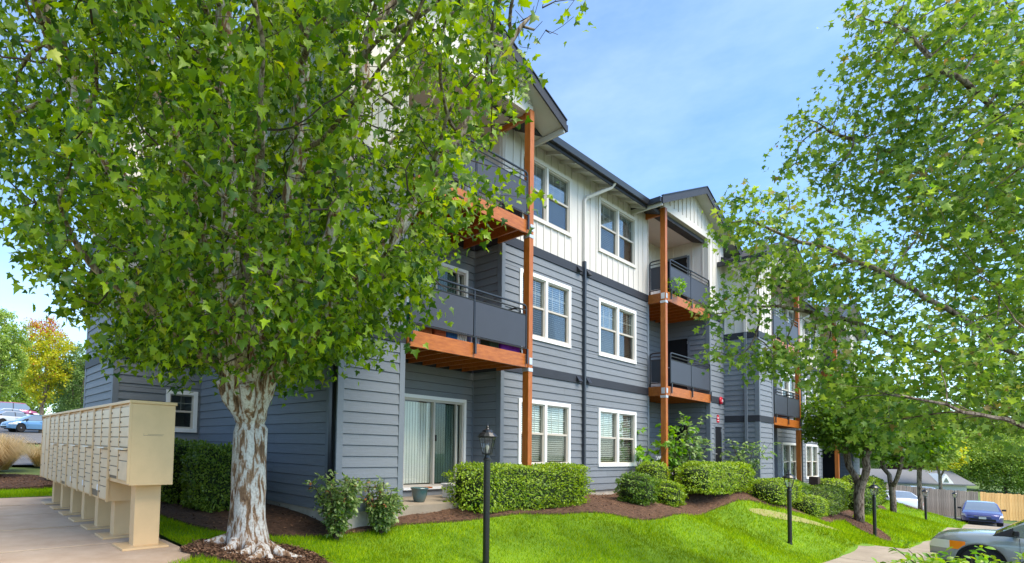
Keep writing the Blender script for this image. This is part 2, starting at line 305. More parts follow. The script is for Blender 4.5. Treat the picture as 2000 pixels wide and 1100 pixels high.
def patch(name, poly, m, dz, step=.35, flat=None, skirt=.12, bumpy=0):
    pts = []; n = len(poly)
    for i in range(n):
        a, b = np.array(poly[i]), np.array(poly[(i+1) % n]); k = max(1, int(np.linalg.norm(b-a)/step))
        pts += [a+(b-a)*j/k for j in range(k)]
    nb = len(pts); arr = np.array(pts); lo, hi = arr.min(0), arr.max(0)
    gx, gy = np.meshgrid(np.arange(lo[0], hi[0], step), np.arange(lo[1], hi[1], step)); G = np.c_[gx.ravel(), gy.ravel()]; G = G+rng.uniform(-.1, .1, G.shape)*step; G = G[inpoly(G, poly)]
    allp = [Vector(p) for p in pts]+[Vector(p) for p in G]
    v, e, f, *_ = delaunay_2d_cdt(allp, [(i, (i+1) % nb) for i in range(nb)], [list(range(nb))], 1, 1e-4)
    V = np.array([(p.x, p.y) for p in v]); Z = (HH(V[:, 0], V[:, 1])+dz) if flat is None else np.full(len(V), flat)
    if bumpy: Z = Z+rng.uniform(-bumpy, bumpy, len(Z))
    vv = np.c_[V, Z].tolist(); ff = [tuple(x) for x in f]
    if skirt:
        m0 = len(vv); B = [k for k in range(nb)]
        vv += [(vv[k][0], vv[k][1], vv[k][2]-skirt) for k in B]
        ff += [(B[i], m0+i, m0+(i+1) % nb, B[(i+1) % nb]) for i in range(nb)]
    return newmesh(name, vv, ff, m)
lawn_poly = [(-.4, 5.0), (2.25, 5.0), (2.35, 13), (-6, 13), (-9, 13), (-9, 15), (4.6, 14), (4.6, 7.1), (22, 7.2), (48, 6.5), (50.5, 3.5), (49.5, 2.6), (30, 2.46), (22.7, 2.8), (15.4, 3.18), (9, 3.45), (3, 3.6), (1.5, 4.3)]
LAWN = [(2.3, 5.36), (2.3, 12.2), (-9, 12.2), (-9, 13.6), (4.6, 13.6), (4.6, 7.1), (22, 7.0), (36, 6.9), (47, 6.5), (50.5, 3.6), (49.5, 2.3), (40, 2.2), (30, 2.15), (22.7, 2.5), (15.4, 2.9), (9, 3.2), (3, 3.4), (.2, 3.5), (1.6, 4.95)]
o = link('lawn', patch('lawn', LAWN, M['lawn'], 0, .3, skirt=0)); o['kind'] = 'structure'
BEDS = [smooth_poly([(2.75, 8.7), (2.85, 7.2), (3.3, 6.75), (4.2, 6.45), (5.1, 6.35), (5.8, 6.35), (6.4, 6.3), (7.4, 6.05), (9, 5.85), (11, 5.75), (12.2, 5.25), (13.5, 5.15), (14.8, 5.2), (16.2, 5.45), (17.6, 5.35), (18.6, 5.15), (19.2, 4.75), (20.2, 4.4), (22.3, 4.15), (24, 4.3), (26, 4.45), (29.5, 4.4), (31, 5.0), (33, 4.8), (38, 4.8), (43, 5.2), (44, 6.6), (38, 7.0), (23, 7.2), (14, 7.35), (6, 7.3), (4.78, 7.5), (4.7, 9), (4.7, 11.7), (2.8, 11.7)], 2),
        smooth_poly([(-10, 13.4), (2.9, 13.2), (2.9, 18.5), (-10, 19.5)], 2),
        smooth_poly([(2.0, 5.5), (2.55, 5.02), (3.4, 4.95), (3.95, 5.35), (3.9, 5.95), (3.3, 6.35), (2.6, 6.25), (2.35, 5.9)], 2),
        smooth_poly([(26.2, 4.5), (27.4, 4.6), (27.6, 4.0), (26.4, 3.2), (25.7, 3.1), (25.4, 3.5)], 2),
        smooth_poly([(35.5, 4.6), (37.2, 4.75), (38, 4.2), (37.8, 3.3), (36.8, 3.2), (36.2, 3.8)], 2),
        smooth_poly([(44.5, 4.9), (47.5, 5.0), (47.8, 4.2), (47, 3.6), (45.6, 3.9)], 2)]
for b in BEDS:
    o = link('mulch_bed', patch('mulch_bed', b, M['mulch'], .035, .18, skirt=.06, bumpy=.012)); o['kind'] = 'structure'
BARE = smooth_poly([(17.7, 5.05), (18.6, 4.75), (20, 4.0), (21.6, 3.55), (21.8, 3.25), (20.6, 3.45), (19, 4.1), (17.9, 4.7)], 2)
o = link('bare_soil', patch('bare_soil', BARE, mat('dry_bare_soil', (.26, .20, .10), .95, col2=(.20, .26, .05), vscale=5, bump=.4), .012, .25, skirt=0)); o['kind'] = 'structure'
# pavement by the letterboxes: a structure of separately cast slabs
pav = bpy.data.objects.new('pavement', None); COL.objects.link(pav); pav['kind'] = 'structure'; WORLD['pavement'] = Matrix.Identity(4)
ys = [5.18, 6.42, 7.9, 9.4, 10.75, 12.12]; xs = [-9, -4.6, -1.9, 2.2]
for i in range(5):
    for j in range(3):
        x0, x1, y0, y1 = xs[j]+.012, xs[j+1]-.012, ys[i]+.038, ys[i+1]-.038
        mb = MB()
        if i == 0 and j == 2: mb.hexa([(x0, y0-.3, -1.3), (1.6, y0-.3, -1.3), (x1, 5.45, -1.3), (x0, y1, -1.3), (x0, y0-.3, -1.15), (1.6, y0-.3, -1.15), (x1, 5.45, -1.15), (x0, y1, -1.15)]); mb.hexa([(x0, y1-.001, -1.3), (x1, 5.45, -1.3), (x1, y1, -1.3), (x0, y1, -1.3), (x0, y1-.001, -1.15), (x1, 5.45, -1.15), (x1, y1, -1.15), (x0, y1, -1.15)])
        else: mb.box(x0, x1, y0, y1, -1.3, -1.15+random.uniform(-.003, .003))
        part('concrete_slab', mb, M['concrete'], pav, bevel=.008)
# the path below the lawn, cast in bays, and the car park
pth = bpy.data.objects.new('path', None); COL.objects.link(pth); pth['kind'] = 'structure'; WORLD['path'] = Matrix.Identity(4)
def py_(x): return float(np.interp(x, [0, 3, 9, 15.4, 22.7, 30, 40, 50], [3.7, 3.58, 3.42, 3.16, 2.78, 2.44, 2.44, 2.5]))
for k in range(25):
    x0, x1 = 4+k*1.7, 4+(k+1)*1.7-.02; mb = MB(); q = []
    for dz in (-.5, .02):
        for x, y in ((x0, py_(x0)-1.25), (x1, py_(x1)-1.25), (x1, py_(x1)), (x0, py_(x0))): q.append((x, y, H(x, py_(x)-.05)+dz))
    part('concrete_slab', mb.hexa(q), M['path'], pth)
o = link('car_park', patch('car_park', [(4, 1.95), (15.4, 1.5), (22.7, 1.15), (30, .8), (40, .8), (50.5, .85), (51, 3.8), (47.8, 6.8), (46, 13), (56, 14), (57.5, 4), (57, -12), (-6, -11), (-6, 1.6)], M['asphalt'], -.02, .8, skirt=0)); o['kind'] = 'structure'
o = link('street', patch('street', [(-25, 22.0), (3.4, 21.2), (30, 19), (30, 24), (4, 27), (-25, 29)], M['asphalt'], .03, .8, skirt=0)); o['kind'] = 'structure'
o = link('back_car_park', patch('back_car_park', [(-20, 36), (20, 34), (24, 88), (-24, 90)], M['asphalt'], .03, 1.5, skirt=0)); o['kind'] = 'structure'
# ------------------------------------------------------------------ the apartment building
BLD = thing('apartment_building', 'three storey apartment building with blue grey lap siding and white top floor', 'building', (4.7, 7.2, -1.2))
def frame(ox, oy, ux, uy):     # local x along the wall, y into the wall, z up
    U = Vector((ux, uy, 0)).normalized(); Y = Vector((0, 0, 1)).cross(U)
    return Matrix(((U.x, Y.x, 0, ox), (U.y, Y.y, 0, oy), (0, 0, 1, 0), (0, 0, 0, 1)))
def minus(u0, u1, z0, z1, holes):
    us = sorted({u0, u1, *[min(max(h[i], u0), u1) for h in holes for i in (0, 1)]}); zs = sorted({z0, z1, *[min(max(h[i], z0), z1) for h in holes for i in (2, 3)]}); out = []
    for a, b in zip(zs, zs[1:]):
        run = None
        for c, d in zip(us, us[1:]):
            if any(h[0] < (c+d)/2 < h[1] and h[2] < (a+b)/2 < h[3] for h in holes):
                if run: out.append((*run, a, b)); run = None
            else: run = (run[0], d) if run else (c, d)
        if run: out.append((*run, a, b))
    return out
BOARDS = []; _bm = {}
def wall(F, L, zo, zb=-1.006, ztop=7.3, openings=(), cl=.09, cr_=.09, upper=True, found=-1.5, lower=True, wl=None):
    ops = list(openings); hol = [(a+.06, b-.06, c+.06, d-.06) for a, b, c, d in ops]
    mb = MB()
    for u0, u1, a, b in minus(.004, L-.004, zb+zo+.01, ztop, hol): mb.box(u0, u1, 0, .12, a, b)
    part('exterior_wall', mb, M['core'], BLD, mw=F)
    if found is not None: part('foundation', MB().box(.02, L-.02, .02, .2, found+zo, zb+zo+.009), M['foundation'], BLD, mw=F)
    if lower:
        for (za, zc) in ((zb+zo, 1.70+zo), (1.91+zo, 4.50+zo)):
            n = round((zc-za)/.169); ex = (zc-za)/n
            for k in range(n):
                z = za+k*ex
                for u0, u1, a, b in minus(cl+.002, L-cr_-.002, z, z+ex, ops):
                    if b-a > .02 and u1-u0 > .02:
                        jn = []          # butt joints in long runs
                        if u1-u0 > 4.2: j = u0+(u1-u0)*random.uniform(.3, .7); jn = [(u0, j-.0015), (j+.0015, u1)]
                        for s0, s1 in (jn or [(u0, u1)]): BOARDS.append((F, s0, s1, a, b, (.028-.016*(a-z)/ex), (.028-.016*(b-z)/ex)))
            if cl: part('corner_board', MB().box(-.024 if cl > .05 else 0, cl, -.031, -.0005, za, zc), M['sidingtrim'], BLD, mw=F)
            if cr_: part('corner_board', MB().box(L-cr_, L+(.024 if cr_ > .05 else 0), -.031, -.0005, za, zc), M['sidingtrim'], BLD, mw=F)
        for za in (1.70, 4.50):
            for u0, u1, a, b in minus(-.03 if cl > .05 else 0, L+(.03 if cr_ > .05 else 0), za+zo+.001, za+zo+.209, ops): part('band_board', MB().box(u0, u1, -.036, -.0004, a, b), M['band'], BLD, mw=F)
    if upper:
        mb = MB(); z0 = 4.71+zo if lower else zb+zo
        for u0, u1, a, b in minus(0, L, z0, ztop, ops): mb.box(u0, u1, -.010, -.0003, a, b)
        part('white_panel', mb, M['white'], BLD, mw=F)
        u = .06
        while u < L:
            for u0, u1, a, b in minus(u-.018, u+.018, z0, ztop-.005, ops):
                if u1-u0 > .03 and b-a > .05: part('batten', MB().box(u0, u1, -.028, -.0101, a, b), M['white'], BLD, mw=F)
            u += .305
# windows ----------------------------------------------------------
_wc = {}
def window(F, u, z, w, h, third=False, op=.5, single=False, small=False):
    key = (round(w, 2), round(h, 2), third, op, single); mw = F @ Matrix.Translation((u, 0, z))
    if key not in _wc:
        d = {}; T = .085; m = MB()
        m.box(-T*0, w, -.048, -.002, h-T, h); m.box(0, w, -.052, -.002, 0, T); m.box(0, T, -.046, -.002, T, h-T); m.box(w-T, w, -.046, -.002, T, h-T)
        if not single: m.box(w/2-.045, w/2+.045, -.044, .02, T, h-T)
        d['casing'] = m.mesh('casing', M['white'] if third else M['trimwhite'])
        fr = MB(); panes = []; mun = MB(); bl = MB(); cells = [(T, w-T)] if single else [(T, w/2-.045), (w/2+.045, w-T)]
        for a, b in cells:
            zl, zh = T, h-T; zm = (zl+zh)/2; q = .028
            fr.box(a, a+q, -.02, .055, zl, zh); fr.box(b-q, b, -.02, .055, zl, zh); fr.box(a+q, b-q, -.02, .055, zl, zl+.035); fr.box(a+q, b-q, -.02, .055, zh-.03, zh)
            fr.box(a+q, b-q, -.015, .05, zm-.022, zm+.022); fr.box(a+q, a+q+.022, -.008, .045, zl+.035, zm-.022); fr.box(b-q-.022, b-q, -.008, .045, zl+.035, zm-.022)
            panes += [(a+q, b-q, zm+.022, zh-.03, .03, 0), (a+q+.022, b-q-.022, zl+.035, zm-.022, .012, 1)]
            for i in ((1,) if single else (1, 2)): x = a+(b-a)*i/(2 if single else 3); mun.box(x-.006, x+.006, .034, .044, zm+.022, zh-.03)
            mun.box(a+q, b-q, .0345, .0435, (zm+zh)/2-.006, (zm+zh)/2+.006)
            if not single:
                z = zh-.04
                tz = .005+.013*op; yy = .088
                while z > zl+.04: bl.hexa([(a+q, yy-.021, z-tz), (b-q, yy-.021, z-tz), (b-q, yy+.021, z+tz), (a+q, yy+.021, z+tz), (a+q, yy-.021, z-tz+.004), (b-q, yy-.021, z-tz+.004), (b-q, yy+.021, z+tz+.004), (a+q, yy+.021, z+tz+.004)]); z -= .050
        d['frame'] = fr.mesh('window_frame', M['vinyl'] if third or not small else M['vinyl']); d['muntin'] = mun.mesh('glazing_bar', M['vinyl']); d['blind'] = bl.mesh('window_blind', M['blind']) if bl.v else None
        d['panes'] = [(MB().box(a, b, y, y+.004, c, e).mesh('pane', GLS if s else M['glass'])) for a, b, c, e, y, s in panes]
        rm = MB(); a, b, c, e, y0, y1 = T-.02, w-T+.02, T-.02, h-T+.02, .12, .55
        rm.quad((a, y1, c), (b, y1, c), (b, y1, e), (a, y1, e)); rm.quad((a, y0, c), (b, y0, c), (b, y1, c), (a, y1, c)); rm.quad((a, y0, e), (a, y1, e), (b, y1, e), (b, y0, e))
        rm.quad((a, y0, c), (a, y1, c), (a, y1, e), (a, y0, e)); rm.quad((b, y0, c), (b, y0, e), (b, y1, e), (b, y1, c)); d['room'] = rm.mesh('window_reveal', M['room'])
        _wc[key] = d
    d = _wc[key]; o = part('window', d['frame'], None, BLD, mw=mw)
    for n in ('casing', 'muntin', 'blind', 'room'):
        if d[n]: part({'muntin': 'glazing_bar', 'room': 'reveal'}.get(n, n), d[n], None, o, mw=mw)
    for p in d['panes']: part('pane', p, None, o, mw=mw)
GLS = glassmat('screened_glass', (.74, .76, .75), .03)
def slider(F, u, z, w, h, white=False):
    mw = F @ Matrix.Translation((u, 0, z)); T = .07; m = MB()
    m.box(T, w-T, -.02, .06, .05, .10); m.box(T, w-T, -.02, .06, h-T-.05, h-T); m.box(T, T+.04, -.02, .06, .10, h-T-.05); m.box(w-T-.04, w-T, -.02, .06, .10, h-T-.05)
    x1 = w*.475; m.box(x1, x1+.05, -.03, .05, .10, h-T-.05); x2 = w*.83; m.box(x2, x2+.04, -.03, .04, .10, h-T-.05)
    o = part('sliding_door', m, M['vinyl'], BLD, mw=mw)
    part('casing', MB().box(0, T, -.045, -.001, 0, h).box(w-T, w, -.045, -.001, 0, h).box(T, w-T, -.045, -.001, h-T, h).box(T, w-T, -.07, .1, 0, .05), M['trimwhite'], o, mw=mw)
    part('pane', MB().box(T+.04, x1, .028, .034, .10, h-T-.05), M['dglass'], o, mw=mw); part('pane', MB().box(x1+.05, x2, .010, .016, .10, h-T-.05), GLS2, o, mw=mw); part('pane', MB().box(x2+.04, w-T-.04, .028, .034, .10, h-T-.05), M['dglass'], o, mw=mw)
    part('handle', MB().box(x1+.065, x1+.085, -.05, -.012, 1.0, 1.13), M['carblack'], o, mw=mw)
    mb = MB(); x = T+.05
    while x < w-T-.06: mb.hexa([(x, .085, .12), (x+.075, .093, .12), (x+.076, .095, .12), (x, .087, .12), (x, .085, h-.14), (x+.075, .093, h-.14), (x+.076, .095, h-.14), (x, .087, h-.14)]); x += .078
    part('vertical_blind', mb, M['blind'] if white else M['vblind'], o, mw=mw, stuff=False)
    rm = MB(); a, b, c, e, y0, y1 = T, w-T, .05, h-T, .121, .6
    rm.quad((a, y1, c), (b, y1, c), (b, y1, e), (a, y1, e)); rm.quad((a, y0, c), (b, y0, c), (b, y1, c), (a, y1, c)); rm.quad((a, y0, e), (a, y1, e), (b, y1, e), (b, y0, e)); rm.quad((a, y0, c), (a, y1, c), (a, y1, e), (a, y0, e)); rm.quad((b, y0, c), (b, y0, e), (b, y1, e), (b, y1, c))
    part('reveal', rm, M['room'], o, mw=mw)
GLS2 = glassmat('screen_door_glass', (.55, .62, .60), .04)
def blackdoor(F, u, z, w, h, hinge=1, rail=False):
    mw = F @ Matrix.Translation((u, 0, z)); o = part('black_door', MB().box(.04, w-.04, -.012, .03, .03, h-.04), M['blackdoor'], BLD, mw=mw)
    part('frame', MB().box(-.03, .04, -.03, -.001, 0, h).box(w-.04, w+.03, -.03, -.001, 0, h).box(.04, w-.04, -.03, -.001, h-.04, h+.03), M['sidingtrim'], o, mw=mw)
    for zz in (.25, 1.75): part('hinge', MB().box(w-.055, w-.04, -.02, -.008, zz, zz+.1), M['steel'], o, mw=mw)
    part('handle', MB().tube([(.1, -.06, 1.0), (.1, -.012, 1.0)], .02), M['steel'], o, mw=mw)
# fittings -----------------------------------------------------------
def vent(F, u, z):
    o = part('wall_vent', MB().hexa([(u, -.12, z), (u+.16, -.12, z), (u+.16, -.03, z), (u, -.03, z), (u, -.045, z+.13), (u+.16, -.045, z+.13), (u+.16, -.03, z+.13), (u, -.03, z+.13)]), M['gutter'], BLD, mw=F)
def pipe(name, F, pts, m, w=.075):
    mb = MB()
    mb.tube(pts, w/1.45, 4, True); part(name, mb, M[m], BLD, mw=F)
def bell(F, u, z, r=.13):
    mw = F @ Matrix.Translation((u, -.04, z)) @ Matrix.Rotation(R(90), 4, 'X'); o = part('alarm_bell', MB().lathe([(r, 0), (r, .02), (r*.92, .045), (r*.5, .06), (0.01, .065)], 24), M['red'], BLD, mw=mw, smooth=True)
    part('bell_mark', MB().box(-.05, .05, .012, .03, .060, .070).box(-.05, -.03, -.05, .012, .060, .070).box(.03, .05, -.05, .012, .060, .070), M['signwhite'], o, mw=mw)
def doorsign(F, u, z):
    mw = F @ Matrix.Translation((u, -.035, z)); o = part('fire_sign', MB().box(0, .2, 0, .012, 0, .20).box(.03, .17, 0, .012, .2, .25), M['red'], BLD, mw=mw)
    mb = MB(); 
    for z_, l in ((.16, .13), (.12, .10), (.05, .14)): mb.box(.1-l/2, .1+l/2, -.003, 0, z_, z_+.02)
    part('sign_lettering', mb, M['signwhite'], o, mw=mw)
def walllight(F, u, z):
    mw = F @ Matrix.Translation((u, -.03, z)); o = part('wall_light', MB().lathe([(.06, 0), (.075, .02), (.07, .14), (.075, .15), (.02, .19)], 12, (0, -.08, 0)), M['carblack'], BLD, mw=mw, smooth=False)
    part('lens', MB().lathe([(.055, -.01), (.06, .0), (.078, .03), (.078, .09), (.06, .1)], 12, (0, -.08, 0)), M['lampwhite'], o, mw=mw)
# balcony -------------------------------------------------------------
def balcony(xl, xr, yf, yb, zt, openleft, yw, seed):
    """zt = top of the rim beam; openleft: which side has the free post; yw: wall plane the free side runs back to"""
    I = Matrix.Identity(4); b = MB().box(xl, xr, yf-.04, yf, zt-.265, zt)
    o = part('balcony', b, M['cedar'], BLD, mw=I)
    xs_ = xl if openleft else xr; sg = 1 if openleft else -1
    part('side_beam', MB().box(min(xs_, xs_+sg*.04), max(xs_, xs_+sg*.04), yf+.002, yw, zt-.265, zt), M['cedar'], o, mw=I)
    x = xl+.2
    while x < xr-.1: part('joist', MB().box(x, x+.04, yf+.004, yb-.002, zt-.24, zt-.035), M['cedar'], o, mw=I); x += .41
    y = yf-.03
    while y < yb-.14: part('deck_board', MB().box(xl+.002, xr-.002, y, y+.135, zt-.03, zt+.006), M['cedar'], o, mw=I); y += .142
    def rail(p, q, mid):
        p = Vector(p); q = Vector(q); d = (q-p).normalized(); L = (q-p).length; F = Matrix(((d.x, -d.y, 0, p.x), (d.y, d.x, 0, p.y), (0, 0, 1, zt), (0, 0, 0, 1)))
        mb = MB(); r = .021; c = .07
        mb.tube([(0, 0, .10), (0, 0, 1.0-c), (.02, 0, 1.0-.02), (c, 0, 1.0), (L-c, 0, 1.0), (L-.02, 0, .98), (L, 0, 1.0-c), (L, 0, .10)], r, 6)
        mb.tube([(0, 0, .90), (L, 0, .90)], .014, 6); mb.tube([(0, 0, .80), (L, 0, .80)], .014, 6); mb.tube([(0, 0, .115), (L, 0, .115)], .016, 6)
        k = 2 if mid else 1
        for i in range(1, k): mb.tube([(L*i/k, 0, -.02), (L*i/k, 0, .985)], .018, 4)
        for i in range(k+1): u = L*i/k; mb.box(u-.022, u+.022, -.05 if mid else -.022, -.022 if mid else .0, -.20, .10) if True else 0
        part('railing', mb, M['rail'], o, mw=F)
        for i in range(k):
            u0, u1 = L*i/k+.03, L*(i+1)/k-.03
            part('rail_panel', MB().box(u0, u1, -.006, .004, .14, .785), M['panel'], o, mw=F)
    off = -.03
    xa, xb = (xl+.16, xr-.05) if openleft else (xl+.05, xr-.06)
    rail((xa, yf+off-.01, 0), (xb, yf+off-.01, 0), True)
    if openleft: rail((xs_+.03, yw-.05, 0), (xs_+.03, yf+.12, 0), False)
    else: rail((xs_-.03, yf+.12, 0), (xs_-.03, yw-.05, 0), False)
    return o
def post(x, y, z0, z1, brackets):
    I = Matrix.Identity(4); o = part('wood_post', MB().box(x, x+.14, y, y+.14, z0, z1), M['cedarv'], BLD, mw=I, bevel=.006)
    for zb in brackets:
        part('steel_strap', MB().box(x-.006, x+.146, y-.006, y+.146, zb-.34, zb-.27), M['steel'], o, mw=I)
        part('steel_plate', MB().box(x-.010, x-.001, y+.02, y+.12, zb-.22, zb-.05).box(x+.02, x+.12, y-.010, y-.001, zb-.2, zb-.06), M['steel'], o, mw=I)
# roof ------------------------------------------------------------------
def gable(cx, yf, yb, zo, half=3.3, ze=7.0, sl=.40, wallx=(0, 0), yw=6.45, zc=7.1):
    I = Matrix.Identity(4); t = .10; zr = ze+half*sl
    A = [(cx-half, ze+zo), (cx, zr+zo), (cx+half, ze+zo)]
    mb = MB()
    for (x0, z0), (x1, z1) in ((A[0], A[1]), (A[1], A[2])): mb.hexa([(x0, yf+.03, z0), (x1, yf+.03, z1), (x1, yb, z1), (x0, yb, z0), (x0, yf+.03, z0+t), (x1, yf+.03, z1+t), (x1, yb, z1+t), (x0, yb, z0+t)])
    rf = part('gable_roof', mb, M['roof'], BLD, mw=I)
    sf = MB()
    for (x0, z0), (x1, z1) in ((A[0], A[1]), (A[1], A[2])): sf.hexa([(x0, yf+.03, z0-.02), (x1, yf+.03, z1-.02), (x1, yb, z1-.02), (x0, yb, z0-.02), (x0, yf+.03, z0-.003), (x1, yf+.03, z1-.003), (x1, yb, z1-.003), (x0, yb, z0-.003)])
    part('soffit', sf, M['soffit'], rf, mw=I)
    for (x0, z0), (x1, z1) in ((A[0], A[1]), (A[1], A[2])):
        part('fascia', MB().hexa([(x0, yf, z0-.09), (x1, yf, z1-.09), (x1, yf+.028, z1-.09), (x0, yf+.028, z0-.09), (x0, yf, z0+t+.03), (x1, yf, z1+t+.03), (x1, yf+.028, z1+t+.03), (x0, yf+.028, z0+t+.03)]), M['band'], rf, mw=I)
        part('drip_edge', MB().hexa([(x0, yf-.02, z0+t+.032), (x1, yf-.02, z1+t+.032), (x1, yf+.05, z1+t+.032), (x0, yf+.05, z0+t+.032), (x0, yf-.02, z0+t+.055), (x1, yf-.02, z1+t+.055), (x1, yf+.05, z1+t+.055), (x0, yf+.05, z0+t+.055)]), M['gutter'], rf, mw=I)
    for s in (-1, 1):
        x = cx+s*half; part('gutter', MB().box(min(x, x+s*.11), max(x, x+s*.11), yf+.03, yf+.55, ze+zo-.05, ze+zo+.09), M['gutter'], rf, mw=I)
        part('eave_bracket', MB().box(x-s*.04-.03, x-s*.04+.03, yf+.031, yw+.6, ze+zo-.13, ze+zo-.022), M['soffit'], rf, mw=I)
    # pediment: boards over the bay, ceiling below
    x0, x1 = wallx; mb = MB(); zz = lambda x: (A[0][1]+(x-A[0][0])*sl if x < cx else A[2][1]+(A[2][0]-x)*sl)-.022
    xs_ = [x0, cx, x1]
    for a, b in zip(xs_, xs_[1:]): mb.hexa([(a, yw+.0, zc), (b, yw+.0, zc), (b, yw+.1, zc), (a, yw+.1, zc), (a, yw+.0, zz(a)), (b, yw+.0, zz(b)), (b, yw+.1, zz(b)), (a, yw+.1, zz(a))])
    pd = part('pediment', mb, M['white'], BLD, mw=I); x = x0+.15
    while x < x1: part('batten', MB().box(x-.018, x+.018, yw-.02, yw-.001, zc+.2, zz(x)-.03), M['white'], pd, mw=I); x += .305
    part('pediment_trim', MB().box(x0-.01, x1+.01, yw-.025, yw-.0005, zc-.03, zc+.17), M['white'], pd, mw=I)
    part('balcony_ceiling', MB().box(x0+.01, x1-.01, yw+.101, yw+2.4, zc-.02, zc+.02), M['soffit'], pd, mw=I)
def eave(x0, x1, y, zo, ywall, ze=7.0, rise=6.5):
    I = Matrix.Identity(4); sl = .40; mb = MB(); yr = y+rise
    mb.hexa([(x0, y, ze+zo), (x1, y, ze+zo), (x1, yr, ze+zo+rise*sl), (x0, yr, ze+zo+rise*sl), (x0, y, ze+zo+.1), (x1, y, ze+zo+.1), (x1, yr, ze+zo+rise*sl+.1), (x0, yr, ze+zo+rise*sl+.1)])
    mb.hexa([(x0, yr+.002, ze+zo+rise*sl), (x1, yr+.002, ze+zo+rise*sl), (x1, yr+rise, ze+zo), (x0, yr+rise, ze+zo), (x0, yr+.002, ze+zo+rise*sl+.1), (x1, yr+.002, ze+zo+rise*sl+.1), (x1, yr+rise, ze+zo+.1), (x0, yr+rise, ze+zo+.1)])
    rf = part('roof', mb, M['roof'], BLD, mw=I); return rf
def gutterrun(rf, x0, x1, y, zo, ywall, ze=7.0):
    I = Matrix.Identity(4)
    part('fascia', MB().box(x0, x1, y-.03, y-.002, ze+zo-.10, ze+zo+.10), M['band'], rf, mw=I)
    part('gutter', MB().hexa([(x0, y-.11, ze+zo-.03), (x1, y-.11, ze+zo-.03), (x1, y-.032, ze+zo-.03), (x0, y-.032, ze+zo-.03), (x0, y-.14, ze+zo+.10), (x1, y-.14, ze+zo+.10), (x1, y-.032, ze+zo+.10), (x0, y-.032, ze+zo+.10)]), M['gutter'], rf, mw=I)
    part('soffit', MB().hexa([(x0, y, ze+zo-.03), (x1, y, ze+zo-.03), (x1, ywall, ze+zo-.03+(ywall-y)*.4), (x0, ywall, ze+zo-.03+(ywall-y)*.4), (x0, y, ze+zo-.004), (x1, y, ze+zo-.004), (x1, ywall, ze+zo-.004+(ywall-y)*.4), (x0, ywall, ze+zo-.004+(ywall-y)*.4)]), M['soffit'], rf, mw=I)
    x = x0+.15
    while x < x1: z = ze+zo-.03; part('rafter_tail', MB().hexa([(x, y, z-.09), (x+.04, y, z-.09), (x+.04, ywall-.03, z-.09+(ywall-y)*.36), (x, ywall-.03, z-.09+(ywall-y)*.36), (x, y, z-.001), (x+.04, y, z-.001), (x+.04, ywall-.03, z-.001+(ywall-y)*.4), (x, ywall-.03, z-.001+(ywall-y)*.4)]), M['soffit'], rf, mw=I); x += .61

WIN = [(.62, 2.13), (4.12, 2.14)]
def frontwall(F, zo, blinds, ztop):
    ops = []
    for u, w in WIN:
        for z in (-.40, 2.53, 5.33): ops.append((u, u+w, z+zo, z+zo+(1.54 if z < 5 else 1.49)))
    wall(F, 7.1, zo, ztop=ztop, openings=ops)
    k = 0
    for u, w in WIN:
        for z in (-.40, 2.53, 5.33):
            window(F, u, z+zo, w, 1.54 if z < 5 else 1.49, third=z > 5, op=blinds[k % len(blinds)]); k += 1
    pipe('downspout', F, [(3.35, -.06, -1.3+zo), (3.35, -.06, 4.85+zo)], 'spout'); pipe('downspout', F, [(3.35, -.05, 4.86+zo), (3.35, -.05, 6.45+zo), (3.42, -.07, 6.55+zo), (4.02, -.42, 6.88+zo), (4.06, -.5, 7.0+zo)], 'white', .07)
    for z in (1.74, 4.54):
        vent(F, 3.02, z+zo); vent(F, 3.48, z+zo)
# section one
part('wing_roof', MB().hexa([(2.6, 11.5, 7.19), (4.77, 11.5, 7.19), (4.77, 14.7, 7.19), (2.6, 14.7, 7.19), (2.6, 11.5, 7.3), (4.77, 11.5, 7.7), (4.77, 14.7, 7.7), (2.6, 14.7, 7.3)]), M['roof'], BLD, mw=Matrix.Identity(4))
F = frame(2.91, 14.4, 0, -1); wall(F, 2.6, 0, ztop=7.18)
part('exterior_wall', MB().box(2.95, 4.9, 14.36, 14.42, -1.3, 7.2), M['siding'], BLD, mw=Matrix.Identity(4))
F = frame(2.91, 11.8, 1, 0); wall(F, 1.87, 0, ztop=7.2, openings=[(1.07, 1.78, .2, 1.12)], cr_=.04); window(F, 1.07, .2, .71, .92, single=True)
F = frame(4.78, 11.8, 0, -1); wall(F, 5.1, 0, ztop=7.2, cl=.04)
part('exterior_wall', MB().box(4.80, 5.0, 6.5, 6.698, -1.0, 7.1), M['band'], BLD, mw=Matrix.Identity(4))
pipe('downspout', Matrix.Identity(4), [(4.72, 6.58, -1.1), (4.72, 6.58, 7.0)], 'gutter')
F = frame(4.72, 6.45, 1, 0); wall(F, 1.31, 0, ztop=7.1)
F = frame(6.03, 6.45, 0, 1); wall(F, 1.44, 0, ztop=7.12, cr_=0, found=None)
F = frame(6.03, 7.89, 1, 0); wall(F, 3.525, 0, ztop=7.12, cl=0, cr_=.04, openings=[(1.30, 3.26, -.87, 1.07), (1.30, 3.26, 2.04, 3.98), (1.30, 3.26, 4.84, 6.78)], found=None)
for z, wv in ((-.87, False), (2.04, True), (4.84, True)): slider(F, 1.30, z, 1.96, 1.94, wv)
walllight(F, .75, 1.2)
F = frame(9.555, 7.89, 0, -1); wall(F, .75, 0, ztop=7.12, cl=.0)
F = frame(9.555, 7.14, 1, 0); frontwall(F, 0, [1.0, .25, .5, .6, .4, .3], 7.22)
F = frame(16.655, 7.14, 0, 1); wall(F, .9, 0, ztop=7.2, cr_=0, found=None)
